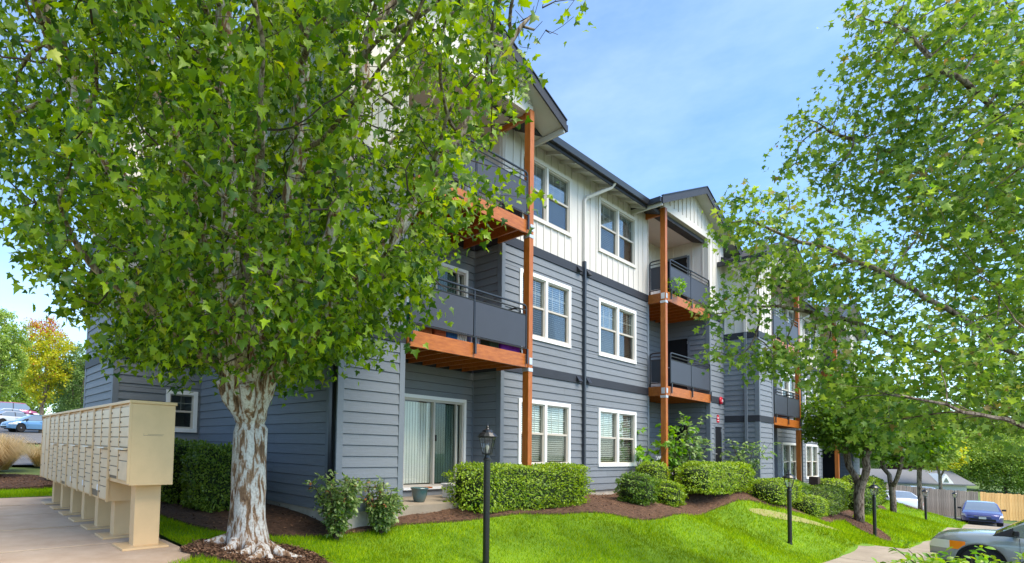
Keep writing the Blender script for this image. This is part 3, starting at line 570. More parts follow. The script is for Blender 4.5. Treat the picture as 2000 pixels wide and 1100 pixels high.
F = frame(16.655, 8.04, 1, 0); wall(F, 3.245, 0, ztop=7.22, cl=0, cr_=.04, found=None); walllight(F, .35, 3.05); walllight(F, .35, .25)
F = frame(19.9, 8.04, 0, -1); wall(F, 1.44, 0, ztop=7.22, cl=0, openings=[(.12, .85, -1.0, .98), (.12, .85, 1.95, 3.95), (.12, .85, 4.75, 6.72)], found=None)
for z in (-1.0, 1.95, 4.75): blackdoor(F, .12, z, .73, 1.98)
F = frame(19.9, 6.6, 1, 0); wall(F, 1.3, 0, ztop=7.2, openings=[(.36, 1.04, -1.006, .95)], cr_=.04); blackdoor(F, .36, -1.0, .68, 1.95); bell(F, .85, 1.80); doorsign(F, .56, 1.06)
# section two, stepped forward and down
Z2 = -.6
F = frame(21.2, 6.6, 0, -1); wall(F, .99, Z2, ztop=6.55, cl=.03); pipe('downspout', F, [(.66, -.05, -1.6), (.66, -.05, 4.1)], 'sidingtrim'); pipe('downspout', F, [(.66, -.05, 4.11), (.66, -.05, 5.9), (.5, -.25, 6.2), (.3, -.42, 6.35)], 'white')
F = frame(21.2, 5.61, 1, 0); wall(F, 1.46, Z2, ztop=6.5)
F = frame(22.66, 5.61, 0, 1); wall(F, 1.5, Z2, ztop=6.5, cr_=0, found=None)
F = frame(22.66, 7.1, 1, 0); wall(F, 3.44, Z2, ztop=6.6, cl=0, cr_=.04, found=None, openings=[(1.2, 3.16, -1.47, .47), (1.2, 3.16, 1.44, 3.38)])
for z in (-1.47, 1.44): slider(F, 1.2, z, 1.96, 1.94, True)
F = frame(26.1, 7.1, 0, -1); wall(F, .77, Z2, ztop=6.6, cl=0)
F = frame(26.1, 6.33, 1, 0); frontwall(F, Z2, [.8, .5, .3], 6.62)
F = frame(33.2, 6.33, 0, 1); wall(F, .9, Z2, ztop=6.6, cr_=0, found=None)
F = frame(33.2, 7.23, 1, 0); wall(F, 3.6, Z2, ztop=6.6, cl=0, cr_=.04, found=None)
F = frame(36.8, 7.23, 0, -1); wall(F, 1.44, Z2, ztop=6.6, cl=0, openings=[(.12, .95, -1.55, .40)], found=None); blackdoor(F, .12, -1.55, .83, 1.95)
F = frame(36.8, 5.79, 1, 0); wall(F, 1.5, Z2, ztop=6.6)
part('exterior_wall', MB().box(38.22, 38.29, 5.81, 19, -2.6, 6.5).box(5.0, 38.2, 19.3, 19.45, -2, 6.4).box(5.0, 5.1, 12, 19.3, -2, 7), M['siding'], BLD, mw=Matrix.Identity(4))
# boards: the largest in view are single parts, the rest one mesh
def bigness(b):
    F, u0, u1, a, c, _, _ = b; p = F @ Vector(((u0+u1)/2, 0, (a+c)/2)); d = p.dot(FWD); q = F.to_3x3() @ Vector((0, -1, 0))
    if d < 1: return 0
    px = PX+FOC*p.dot(RGT)/d
    return (0 if px < -50 or px > 2050 or q.dot(-p) < 0 else 1)*(u1-u0)*abs(q.dot(-p.normalized()))*(c-a)/d**1.6*(0.35 if (px < 850 and p.z > 1.9) or px > 1520 else 1)
BOARDS.sort(key=bigness, reverse=True); rest = MB()
for i, (F, u0, u1, a, b, t0, t1) in enumerate(BOARDS):
    b -= .007
    pr = lambda mb, o: mb.hexa([(o[0], -t0, o[1]), (o[0]+u1-u0, -t0, o[1]), (o[0]+u1-u0, .002, o[1]), (o[0], .002, o[1]), (o[0], -t1, o[1]+b-a), (o[0]+u1-u0, -t1, o[1]+b-a), (o[0]+u1-u0, .002, o[1]+b-a), (o[0], .002, o[1]+b-a)])
    if i < 298:
        k = (round(u1-u0, 3), round(b-a, 3), round(t0, 4))
        if k not in _bm: _bm[k] = pr(MB(), (0, 0)).mesh('siding_board', M['siding'])
        part('siding_board', _bm[k], None, BLD, mw=F @ Matrix.Translation((u0, 0, a)))
    else:
        tmp = pr(MB(), (u0, a)); n = len(rest.v); rest.v += [tuple(F @ Vector(p)) for p in tmp.v]; rest.f += [tuple(n+i for i in f) for f in tmp.f]
part('remaining_siding_boards', rest, M['siding'], BLD, mw=Matrix.Identity(4), stuff=True)
# bays
for zt in (1.93, 4.70):
    balcony(6.06, 9.42, 6.42, 7.87, zt, False, 7.12, 1); balcony(16.62, 19.88, 6.60, 8.02, zt, True, 7.12, 2)
    balcony(22.68, 25.90, 5.60, 7.08, zt+Z2, False, 6.31, 3); balcony(33.4, 36.78, 5.78, 7.2, zt+Z2, True, 6.31, 4)
post(9.425, 6.36, -1.15, 7.08, (1.93, 4.70)); post(16.46, 6.56, -1.2, 7.18, (1.93, 4.70)); post(25.92, 5.55, -2.0, 6.5, (1.33, 4.10)); post(33.24, 5.72, -2.2, 6.5, (1.33, 4.10))
I4 = Matrix.Identity(4)
part('header_beam', MB().box(9.44, 9.52, 6.503, 7.13, 6.93, 7.09), M['cedar'], BLD, mw=I4); part('header_beam', MB().box(16.50, 16.58, 6.703, 7.13, 7.0, 7.18), M['cedar'], BLD, mw=I4)
rf = eave(4.45, 21.0, 6.70, 0, 7.14); gutterrun(rf, 10.4, 15.55, 6.70, 0, 7.13)
rf2 = eave(21.02, 38.8, 5.85, Z2, 6.33, rise=6.6); gutterrun(rf2, 26.9, 32.4, 5.85, Z2, 6.32)
gable(7.20, 6.15, 12, 0, half=3.25, wallx=(4.75, 9.6), yw=6.45, zc=7.06); gable(18.80, 6.25, 12, 0, half=3.25, wallx=(16.5, 21.15), yw=6.62, zc=7.17)
gable(23.75, 5.2, 11.5, Z2, half=3.1, wallx=(21.2, 26.0), yw=5.62, zc=7.07+Z2); gable(35.8, 5.4, 11.5, Z2, half=3.1, wallx=(33.3, 38.3), yw=5.8, zc=7.07+Z2)
part('gutter', MB().box(20.58, 20.72, 5.75, 6.75, 6.36, 6.50), M['gutter'], BLD, mw=I4)
# ------------------------------------------------------------------ plants
def rotm(n):                   # n random rotation frames around given 'up' vectors is done in place()
    pass
MAPLE = np.array([(0, 0), (.12, .02), (.40, -.07), (.34, .14), (.46, .20), (.56, .40), (.36, .42), (.25, .47), (.24, .62), (.13, .76), (0, 1.05), (-.13, .76), (-.24, .62), (-.25, .47), (-.36, .42), (-.56, .40), (-.46, .20), (-.34, .14), (-.40, -.07), (-.12, .02)])
def leaf_tpl(kind):
    if kind == 'maple':
        P = MAPLE; v = np.array([(x*(1+.12*y*np.sign(x)), y, abs(x)*.42-.34*y*y-.25*x*x) for x, y in P]); c = np.array([[0, .30, 0]]); v = np.r_[c, v]; n = len(P)
        return v, np.array([(0, 1+i, 1+(i+1) % n) for i in range(n)])
    if kind == 'maple5':
        P = [(0, 0), (.42, .02), (.26, .22), (.5, .5), (.16, .52), (0, 1.0), (-.16, .52), (-.5, .5), (-.26, .22), (-.42, .02)]
        v = np.array([(x, y, abs(x)*.38-.14*y*y) for x, y in P]); v = np.r_[[[0, .3, 0]], v]; n = len(P)
        return v, np.array([(0, 1+i, 1+(i+1) % n) for i in range(n)])
    if kind == 'oval':
        v = np.array([(0, 0, 0), (.26, .35, .06), (.22, .7, .02), (0, 1, -.1), (-.22, .7, .02), (-.26, .35, .06)]); return v, np.array([(0, 1, 5), (1, 2, 5), (2, 4, 5), (2, 3, 4)])
    if kind == 'kite':
        v = np.array([(0, 0, 0), (.3, .5, .07), (0, 1, -.05), (-.3, .5, .07)]); return v, np.array([(0, 1, 3), (1, 2, 3)])
    if kind == 'blade':
        v = np.array([(-.5, 0, 0), (.5, 0, 0), (.1, 1, 0)]); return v, np.array([(0, 1, 2)])
def place(P, D, N, Sz, kind, wide=1.0):
    """leaves at P, pointing along D, face normal near N, size Sz"""
    tv, tf = leaf_tpl(kind); n = len(P)
    D = D/np.maximum(np.linalg.norm(D, axis=1, keepdims=True), 1e-6); N = N-(N*D).sum(1, keepdims=True)*D; N = N/np.maximum(np.linalg.norm(N, axis=1, keepdims=True), 1e-6); X = np.cross(D, N)
    v = P[:, None]+(tv[None, :, 0:1]*wide*X[:, None]+tv[None, :, 1:2]*D[:, None]+tv[None, :, 2:3]*N[:, None])*np.asarray(Sz).reshape(-1, 1, 1)
    f = tf[None]+(np.arange(n)*len(tv))[:, None, None]
    return v.reshape(-1, 3), f.reshape(-1, 3)
def rdir(n): v = rng.normal(size=(n, 3)); return v/np.linalg.norm(v, axis=1, keepdims=True)
class Tree:
    def __init__(s, root): s.P = [np.array(root, float)]; s.par = [-1]; s.min = {}
    def add(s, p, par, r=0): s.P.append(np.array(p, float)); s.par.append(par); s.min[len(s.P)-1] = r; return len(s.P)-1
    def limb(s, start, pts, step=.22, jit=.02):
        cur = start
        p0 = s.P[start]
        for q in pts:
            q = np.array(q, float); L = np.linalg.norm(q-p0); k = max(1, int(L/step))
            for i in range(1, k+1): cur = s.add(p0+(q-p0)*i/k+rng.normal(size=3)*jit, cur)
            p0 = s.P[cur]
        return cur
    def grow(s, A, step=.2, infl=3, kill=.35, iters=60, bias=(0, 0, .0)):
        A = np.array(A, float); P = np.array(s.P); d = ((A[:, None]-P[None])**2).sum(-1) if len(A)*len(P) < 6e7 else None
        near = d.argmin(1); nd = d.min(1); alive = np.ones(len(A), bool)
        for it in range(iters):
            alive &= nd > kill**2
            m = alive & (nd < infl**2)
            if not m.any(): break
            idx = np.where(m)[0]; par = near[idx]; up, inv = np.unique(par, return_inverse=True); Pn = np.array(s.P)
            dv = A[idx]-Pn[par]; dv /= np.linalg.norm(dv, axis=1, keepdims=True); acc = np.zeros((len(up), 3)); np.add.at(acc, inv, dv)
            acc += rng.normal(size=acc.shape)*.12+np.array(bias); acc /= np.maximum(np.linalg.norm(acc, axis=1, keepdims=True), 1e-6)
            new = Pn[up]+acc*step; base = len(s.P)
            for p, u in zip(new, up): s.add(p, int(u))
            al = np.where(alive)[0]
            dd = ((A[al][:, None]-new[None])**2).sum(-1); j = dd.argmin(1); mn = dd.min(1); b = mn < nd[al]-1e-9
            nd[al[b]] = mn[b]; near[al[b]] = base+j[b]
            stuck = idx[near[idx] == par]         # keep only progress
            if it > 8: alive[stuck[rng.random(len(stuck)) < .25]] = False
    def finish(s, tipr, exp=2.3, rmax=None):
        n = len(s.P); s.P = np.array(s.P); ch = [[] for _ in range(n)]
        for i, p in enumerate(s.par):
            if p >= 0: ch[p].append(i)
        a = np.zeros(n); hgt = np.zeros(n, int)
        for i in range(n-1, -1, -1):
            if not ch[i]: a[i] = tipr**exp
            else: a[i] = sum(a[c] for c in ch[i]); hgt[i] = 1+max(hgt[c] for c in ch[i])
        s.r = a**(1/exp); s.ch = ch; s.h = hgt; s.a = a
        if rmax: k = s.r[0]; s.r = tipr+(s.r-tipr)*(rmax-tipr)/(k-tipr)
    def tubes(s, rmin, mb, sides=(10, 6, 4), rsel=None):
        stack = [(0, None)]
        while stack:
            i, par = stack.pop(); chain = [par, i] if par is not None else [i]
            while s.ch[chain[-1]]:
                c = sorted(s.ch[chain[-1]], key=lambda k: -s.a[k]); stack += [(k, chain[-1]) for k in c[1:]]; chain.append(c[0])
            rr = [s.r[k] for k in chain]
            if par is not None: rr[0] = min(rr[0], rr[1]*1.15)
            L = [(s.P[k], r) for k, r in zip(chain, rr)]
            if rsel:
                L = [x for x in L if rsel[0] <= x[1] < rsel[1]]
            if len(L) < 2 or max(x[1] for x in L) < rmin: continue
            big = L[0][1]; mb.tube([Vector(x[0]) for x in L], [x[1] for x in L], sides[0] if big > .05 else sides[1] if big > .015 else sides[2], True)
def ellips(c, r, n): return np.array(c)+rdir(n)*(rng.random((n, 1))**.38)*np.array(r)
def crown_leaves(T, hmax, per, spread, size, kind, up=.55, droop=.25, pick=None, minr=None):
    idx = np.where(T.h <= hmax)[0]
    if pick is not None: idx = idx[pick(T.P[idx])]
    par = np.array(T.par)[idx]; d = T.P[idx]-T.P[np.maximum(par, 0)]; d /= np.maximum(np.linalg.norm(d, axis=1, keepdims=True), 1e-6)
    k = np.repeat(np.arange(len(idx)), per); P = T.P[idx][k]+rng.normal(size=(len(k), 3))*spread
    D = d[k]*.6+rdir(len(k))*.9+np.array([0, 0, -droop]); N = rdir(len(k))*.75+np.array([0, 0, up])
    return place(P, D, N, size*rng.uniform(.45, 1.2, len(k)), kind)

# --- the big pale-barked maple on the left
TB = (3.03, 5.86, -1.34)
mt = thing('maple_tree', 'large spreading maple with flaking white bark and exposed roots beside the letterboxes', 'tree', TB)
T = Tree(TB); trunk_top = T.limb(0, [(3.02, 5.87, -.9), (3.02, 5.9, -.2), (3.03, 5.9, .15)], .15, .004)
W_ = lambda px, py, D: tuple(at(px, py, D))
ends = []
for q in ([(432, 740, 6.3), (380, 670, 6.0), (290, 600, 5.6), (180, 520, 5.2)], [(440, 700, 6.3), (350, 520, 6.1), (225, 335, 5.8), (150, 180, 5.6), (90, 20, 5.5)],
          [(455, 700, 6.6), (410, 500, 6.9), (340, 270, 7.1), (270, 60, 7.2)], [(462, 690, 6.3), (452, 500, 6.1), (446, 250, 6.0), (436, 20, 5.9), (430, -200, 5.9)],
          [(480, 700, 6.5), (500, 450, 6.7), (505, 250, 6.9), (515, 0, 7.0), (520, -250, 7.0)], [(500, 700, 6.3), (545, 520, 6.1), (575, 330, 6.0), (585, 200, 5.9), (600, 0, 5.8)],
          [(520, 720, 6.5), (610, 560, 6.6), (655, 420, 6.7), (690, 260, 6.7), (725, 60, 6.7)], [(525, 740, 6.4), (620, 640, 6.3), (730, 500, 6.3), (840, 360, 6.4), (930, 200, 6.4)],
          [(500, 730, 6.8), (560, 620, 7.6), (640, 480, 8.2), (700, 340, 8.6)], [(470, 730, 6.9), (430, 600, 7.8), (360, 500, 8.6), (300, 400, 9.0)], [(475, 720, 6.1), (470, 600, 5.7), (500, 420, 5.3)], [(445, 745, 6.7), (340, 650, 7.2), (220, 590, 7.8), (120, 540, 8.2)],
          [(525, 735, 6.6), (600, 665, 6.9), (690, 600, 7.0), (770, 520, 7.2)]):
    T.limb(trunk_top, [W_(*p) for p in q], .2, .018)
cx_, cy_ = 3.05, 5.9
A = []
while len(A) < 5200:
    z = rng.uniform(.8, 6.6); r0 = np.interp(z, [.7, 1.0, 1.5, 2.2, 3.2, 4.6, 6, 7], [.9, 1.7, 2.35, 2.8, 3.3, 3.75, 3.6, 3.0]); th = rng.uniform(0, 2*np.pi); rr = r0*rng.random()**.47*(1+.10*math.sin(3*th+z*2)+.07*math.sin(7*th-z*3))
    p = np.array([cx_+rr*math.cos(th), cy_+rr*math.sin(th), z]); dpt = p@np.array(FWD)
    lat = (p@np.array(RGT))/dpt*FOC+PX
    yy = PY-(p@np.array(UPV))/dpt*FOC
    if dpt < 2.6: continue
    if p[1] > 6.2 and p[0] > 4.5 : continue                       # the wall stands there
    if lat > float(np.interp(yy, [-200, 0, 100, 200, 350, 450, 560, 640, 700, 760], [1180, 1070, 1000, 945, 915, 875, 810, 735, 640, 550]))+rng.normal()*14: continue
    if lat < 430 and yy > float(np.interp(lat, [-100, 0, 150, 250, 400], [500, 545, 610, 690, 730])): continue
    A.append(p)
for x, y, d, r in ((1010, 60, 6.4, .40), (1075, 15, 6.3, .32), (1105, 5, 6.3, .16), (985, 150, 6.4, .32), (965, 250, 6.3, .30), (990, 330, 6.2, .22), (1020, 385, 6.2, .16), (1030, 330, 6.2, .10), (950, 400, 6.2, .26), (905, 470, 6.2, .26), (860, 560, 6.1, .22), (830, 610, 6.1, .13), (790, 640, 6.1, .18), (735, 680, 6.1, .18), (650, 715, 6.0, .16), (700, 655, 6.2, .25),
                    (230, 700, 6.4, .20), (330, 730, 6.3, .18), (590, 740, 6.0, .12)):
    A += [p for p in ellips(at(x, y, d), (r*1.1, r*1.1, r*.7), int(14+230*r**1.6))]
T.grow(A, step=.16, infl=2.8, kill=.18, iters=64)
T.finish(.0034, 2.25, .30)
T.r = np.where(np.arange(len(T.r)) > trunk_top, np.minimum(T.r, .088), T.r)
_d = np.linalg.norm(T.P-T.P[trunk_top], axis=1); _m = (np.arange(len(T.r)) > trunk_top) & (_d < .9) & (T.r > .035); T.r[_m] = np.maximum(T.r[_m], .125-.06*_d[_m]/.9)
# root flare
for i in range(trunk_top+1): T.r[i] = .205+.07*max(0, 1-i/2.5)
mb = MB(); T.tubes(.05, mb, (20, 6, 4), rsel=(.075, 9)); 
me = mb.mesh('trunk', M['barkwhite'], True)
for v in me.vertices:
    z = v.co.z+1.34
    if z < 1.45:
        a = math.atan2(v.co.y-TB[1], v.co.x-TB[0]); k = 1+.05*math.sin(5*a+1)*(1 if z < 1 else .6)+.035*math.sin(9*a+z*2)+.22*max(0, .35-z)*abs(math.sin(2.5*a))
        k = 1+(k-1)*min(1, (1.45-z)/.5); v.co.x = TB[0]+(v.co.x-TB[0])*k; v.co.y = TB[1]+(v.co.y-TB[1])*k
part('trunk', me, None, mt, mw=I4)
mb = MB(); T.tubes(.012, mb, (10, 6, 4), rsel=(.012, .0765)); part('limbs', mb, M['barklimb'], mt, smooth=True, mw=I4)
mb = MB(); T.tubes(.0, mb, (5, 4, 3), rsel=(0, .0125)); part('twigs', mb, M['twig'], mt, mw=I4, stuff=True)
for k, a in enumerate((-2.9, -2.35, -1.75, -1.1, -.35, .7, 2.4)):
    L = random.uniform(.45, .85); pts = []; rs = []
    for i in range(7):
        t = i/6; x = TB[0]+math.cos(a+.35*math.sin(t*3+k))*(.16+L*t); y = TB[1]+math.sin(a+.35*math.sin(t*3+k))*(.16+L*t); pts.append((x, y, H(x, y)+.10*(1-t)**1.5+.035-.04*t)); rs.append(.075*(1-t)+.014)
    part('root', MB().tube(pts, rs, 8), M['barkwhite'], mt, smooth=True, mw=I4)
def clumpy(P):
    q = np.sin(P[:, 0]*3.1+np.sin(P[:, 1]*2.3)*1.5)*np.sin(P[:, 1]*2.9+np.sin(P[:, 2]*2.7)*1.4)*np.sin(P[:, 2]*3.7+np.sin(P[:, 0]*2.1)*1.6)
    return (q+rng.normal(size=len(P))*.20-.16*np.clip((P-np.array(TB))@np.array(RGT)-1.2, 0, 1.5)) > -.11
v, f = crown_leaves(T, 3, 27, .125, .090, 'maple', up=.6, droop=.55, pick=clumpy)

part('foliage', newmesh('foliage', v, f, M['maple']), None, mt, mw=I4, stuff=True)

# --- the red maple whose branches enter from the right
RB = at(2330, 1180, 7.2); RB = (RB.x, RB.y, H(RB.x, RB.y))
rt = thing('red_maple_tree', 'wide maple with drooping green leaves reaching in from the right edge', 'tree', RB)
T = Tree(RB); tt = T.limb(0, [(RB[0], RB[1], RB[2]+1.9)], .2, .01)
for q in ([(2150, 860, 7.2), (2000, 765, 7.2), (1850, 695, 7.2), (1700, 640, 7.3), (1560, 600, 7.4), (1460, 595, 7.4)], [(2180, 820, 7.0), (1990, 700, 6.8), (1850, 600, 6.7), (1700, 520, 6.8), (1560, 470, 6.9), (1470, 430, 7.0)],
          [(2150, 720, 7.4), (2000, 520, 7.6), (1860, 380, 7.7), (1740, 300, 7.8), (1620, 260, 7.8)], [(2200, 600, 7.0), (2050, 350, 6.8), (1930, 200, 6.7), (1820, 110, 6.7), (1740, 40, 6.8)],
          [(2250, 600, 7.3), (2100, 250, 7.4), (1980, 50, 7.5), (1900, -120, 7.5)], [(2160, 880, 6.6), (2000, 830, 6.2), (1850, 790, 6.0), (1700, 760, 6.1)], [(2150, 900, 7.8), (2010, 830, 8.3), (1870, 800, 8.6), (1730, 790, 8.8)],
          [(2120, 780, 6.4), (1960, 600, 5.9), (1850, 450, 5.6), (1800, 330, 5.4)], [(2140, 780, 8.2), (1960, 640, 8.8), (1800, 540, 9.1), (1660, 450, 9.2)], [(2250, 500, 6.3), (2150, 200, 5.8), (2050, 60, 5.6)]):
    T.limb(tt, [W_(*p) for p in q], .22, .02)
BL = [(1710, 20, 6.8, .35), (1760, 70, 6.8, .45), (1830, 60, 6.9, .6), (1720, 105, 6.9, .22), (1790, 160, 7.2, .55), (1700, 195, 7.5, .28), (1640, 165, 7.6, .16), (1580, 245, 7.8, .30), (1640, 235, 7.8, .35), (1720, 260, 7.7, .5), (1575, 315, 7.7, .30), (1660, 345, 7.6, .42), (1740, 370, 7.4, .5), (1820, 280, 7.2, .7), (1900, 180, 7, .8), (1960, 60, 7, .8), (1960, 320, 6.6, .9), (1880, 420, 6.8, .7),
      (1440, 400, 7.0, .25), (1475, 440, 7.0, .34), (1545, 395, 7.1, .18), (1560, 450, 7, .38), (1640, 500, 7, .42), (1420, 465, 7.1, .2), (1500, 520, 7.2, .4), (1590, 560, 7.2, .45), (1700, 560, 7.1, .5), (1390, 590, 7.4, .26), (1450, 605, 7.4, .30), (1385, 640, 7.4, .1), (1420, 690, 7.6, .24), (1480, 700, 7.5, .30), (1540, 690, 7.4, .40), (1620, 650, 7.3, .45), (1700, 690, 7, .5), (1620, 740, 7.2, .35),
      (1700, 780, 6.8, .42), (1780, 620, 6.9, .4), (1800, 720, 6.6, .55), (1800, 810, 6.6, .38), (1880, 700, 6.5, .5), (1900, 800, 6.5, .45), (1960, 720, 6.6, .6), (1980, 820, 6.6, .40), (2040, 600, 6.7, .8), (1920, 520, 7.2, .45), (2060, 400, 6.9, .9), (1860, 540, 7.6, .35), (2050, 200, 6.8, .9), (2080, 760, 6.8, .8), (1930, 600, 8.4, .22), (1690, 840, 7.0, .20), (1750, 860, 7.2, .2)]
A = np.concatenate([ellips(at(x, y, d), (r*1.15, r*1.15, r*.72), int(26+330*r**1.7)) for x, y, d, r in BL])
T.grow(A, step=.14, infl=2.2, kill=.15, iters=60); T.finish(.0028, 2.4, .10); T.r = np.minimum(T.r, np.where(np.arange(len(T.r)) > tt, .032, 9))
mb = MB(); T.tubes(.03, mb, (12, 8, 5), rsel=(.03, 9)); part('trunk', mb, M['barkgrey'], rt, smooth=True, mw=I4)
mb = MB(); T.tubes(0, mb, (6, 5, 3), rsel=(0, .0302)); part('branches', mb, M['barkgrey'], rt, mw=I4)
v, f = crown_leaves(T, 3, 11, .10, .092, 'maple5', up=.35, droop=.85)

part('foliage', newmesh('foliage', v, f, M['maple2']), None, rt, mw=I4, stuff=True)

# --- trees along the lawn
def small_tree(name, label, x, y, hh, cr, cz, forks, lm, leaf, n, size, kind='maple5', r0=.10, bark='barkgrey', group=None, per=4, sq=.8, lean=0, infl=4, kill=None):
    z0 = H(x, y)-.03; o = thing(name, label, 'tree', (x, y, z0), group=group); T = Tree((x, y, z0)); t = T.limb(0, [(x+lean*.4, y, z0+hh*.5), (x+lean, y, z0+hh)], .3, .012)
    for k in range(forks): a = 2*math.pi*(k+.3)/forks; T.limb(t, [(x+math.cos(a)*cr*.2, y+math.sin(a)*cr*.2, z0+hh+cr*.45), (x+math.cos(a)*cr*.42, y+math.sin(a)*cr*.42, z0+cz+cr*.1)], .3, .03)
    AT = ellips((x+lean, y, z0+cz), (cr, cr, cr*sq), n); T.grow(AT, step=cr*.1, infl=infl, kill=kill or cr*.11, iters=40); T.finish(.006, 2.3, r0)
    mb = MB(); T.tubes(0, mb, (8, 5, 3)); part('trunk', mb, M[bark], o, smooth=True, mw=I4)
    v, f = crown_leaves(T, 3, per, cr*.06, size, kind, up=.6, droop=.4); m_ = per*4; P_ = np.repeat(AT, m_, 0)+rng.normal(size=(len(AT)*m_, 3))*cr*.085; v2, f2 = place(P_, rdir(len(P_))+np.array([0, 0, -.3]), rdir(len(P_))*.8+np.array([0, 0, .6]), rng.uniform(size*.6, size*1.1, len(P_)), kind); f = np.r_[f, f2+len(v)]; v = np.r_[v, v2]; part('foliage', newmesh('foliage', v, f, M[leaf]), None, o, mw=I4, stuff=True); return o
small_tree('street_maple', 'dark green maple with forked trunk in the mulch by the third lamp post', 27, 4.1, 1.3, 1.7, 3.9, 2, 0, 'darkleaf', 330, .16, r0=.15, per=6, lean=.1)
small_tree('street_maple', 'slender forked maple whose trunk stands in a mulch ring before the white car', 36.7, 4.35, 1.3, 1.9, 4.1, 2, 0, 'darkleaf', 340, .20, r0=.12, per=6)
small_tree('street_maple', 'thin yellow tinged young tree farthest along the lawn', 47.0, 4.4, 2.4, 1.9, 4.2, 2, 0, 'bggreen', 300, .22, r0=.11, per=6)
# --- shrubs and hedges
def hedge(name, label, c, d, leaf, n, size, kind='oval', round_=.5, cat='hedge', group=None, noise=.05, rz=0):
    """c: centre of the foot, d: full length/depth/height; superellipsoid shell of leaves over a solid core painted dark as inner shade"""
    z0 = H(c[0], c[1])-.03; o = thing(name, label, cat, (c[0], c[1], z0), rz, group=group)
    q = 2/round_ if round_ < 1 else 2.0; e = round_
    def sup(m):
        ar = np.array([d[1]*d[2], d[0]*d[2], d[0]*d[1]]); ax = rng.choice(3, m, p=ar/ar.sum()); v = rng.uniform(-1, 1, (m, 3)); v[np.arange(m), ax] = np.sign(rng.uniform(-1, 1, m))
        v /= (np.abs(v)**q).sum(1, keepdims=True)**(1/q); return v
    n = int(n*1.9); size = size*.78; v = sup(n); nrm = v/np.linalg.norm(v, axis=1, keepdims=True); s = rng.uniform(.90, 1.02, (n, 1))
    bum = 1+noise*np.sin(v[:, 0:1]*9+3*v[:, 1:2])+noise*np.sin(v[:, 2:3]*11+v[:, 0:1]*5)
    P = v*s*bum*np.array([d[0]/2, d[1]/2, d[2]/2])+np.array([0, 0, d[2]/2])
    keep = P[:, 2] > .03; P, nrm = P[keep], nrm[keep]; m = len(P)
    D = nrm*.5+rdir(m)*.9+np.array([0, 0, .3]); N = nrm*.9+rdir(m)*.6+np.array([0, 0, .45])
    vv, ff = place(P, D, N, rng.uniform(size*.6, size*1.2, m), kind); part('foliage', newmesh('foliage', vv, ff, M[leaf]), None, o, stuff=True)
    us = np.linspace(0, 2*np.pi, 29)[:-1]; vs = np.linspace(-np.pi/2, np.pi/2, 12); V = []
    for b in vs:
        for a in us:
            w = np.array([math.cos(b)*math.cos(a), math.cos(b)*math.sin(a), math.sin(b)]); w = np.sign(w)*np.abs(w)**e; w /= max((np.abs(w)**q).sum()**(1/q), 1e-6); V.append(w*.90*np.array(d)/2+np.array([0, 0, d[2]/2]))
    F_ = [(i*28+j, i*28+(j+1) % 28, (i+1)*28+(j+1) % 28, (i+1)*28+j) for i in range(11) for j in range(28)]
    part('shade_core', newmesh('shade_core', np.array(V), F_, M['inner'], True), None, o)  # solid dark core, painted shade behind the leaf shell
    for k in range(3): a = k*2.1; part('stem', MB().tube([(0.06*math.cos(a), .06*math.sin(a), -.05), (.15*math.cos(a), .15*math.sin(a), d[2]*.4)], .015, 5), M['twig'], o)
    return o
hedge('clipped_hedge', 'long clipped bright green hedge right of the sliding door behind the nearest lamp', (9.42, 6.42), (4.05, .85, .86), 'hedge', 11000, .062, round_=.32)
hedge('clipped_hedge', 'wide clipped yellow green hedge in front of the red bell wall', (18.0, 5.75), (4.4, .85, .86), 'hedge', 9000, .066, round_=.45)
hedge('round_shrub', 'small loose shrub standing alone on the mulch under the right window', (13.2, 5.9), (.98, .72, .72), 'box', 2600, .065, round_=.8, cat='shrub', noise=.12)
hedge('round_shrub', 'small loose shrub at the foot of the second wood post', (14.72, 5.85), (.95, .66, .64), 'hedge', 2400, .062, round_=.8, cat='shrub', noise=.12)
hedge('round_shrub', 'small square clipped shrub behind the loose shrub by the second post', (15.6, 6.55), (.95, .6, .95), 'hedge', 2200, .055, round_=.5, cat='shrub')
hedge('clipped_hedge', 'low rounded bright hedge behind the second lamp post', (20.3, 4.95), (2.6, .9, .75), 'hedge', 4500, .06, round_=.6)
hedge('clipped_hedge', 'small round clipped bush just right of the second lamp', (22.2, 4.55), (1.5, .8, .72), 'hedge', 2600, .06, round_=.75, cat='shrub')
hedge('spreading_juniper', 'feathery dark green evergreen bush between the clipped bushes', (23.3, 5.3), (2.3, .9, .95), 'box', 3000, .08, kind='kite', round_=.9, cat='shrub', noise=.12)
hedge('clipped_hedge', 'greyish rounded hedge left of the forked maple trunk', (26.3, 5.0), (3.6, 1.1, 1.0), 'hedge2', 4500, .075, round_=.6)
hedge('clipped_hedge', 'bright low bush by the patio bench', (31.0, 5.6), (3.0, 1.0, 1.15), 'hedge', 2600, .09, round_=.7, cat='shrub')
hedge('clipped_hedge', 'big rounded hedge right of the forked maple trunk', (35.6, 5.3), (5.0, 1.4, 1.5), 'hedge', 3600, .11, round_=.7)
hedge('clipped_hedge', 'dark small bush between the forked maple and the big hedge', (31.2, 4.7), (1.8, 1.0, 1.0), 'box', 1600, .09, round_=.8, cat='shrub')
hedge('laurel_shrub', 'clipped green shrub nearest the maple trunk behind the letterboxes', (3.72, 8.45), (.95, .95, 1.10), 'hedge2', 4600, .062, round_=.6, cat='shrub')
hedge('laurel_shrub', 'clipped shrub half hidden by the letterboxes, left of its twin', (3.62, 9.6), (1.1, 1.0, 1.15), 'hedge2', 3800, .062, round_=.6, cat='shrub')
hedge('laurel_shrub', 'clipped shrub under the small window near the wall corner', (3.6, 10.8), (.9, .8, 1.0), 'hedge2', 2400, .062, round_=.6, cat='shrub')
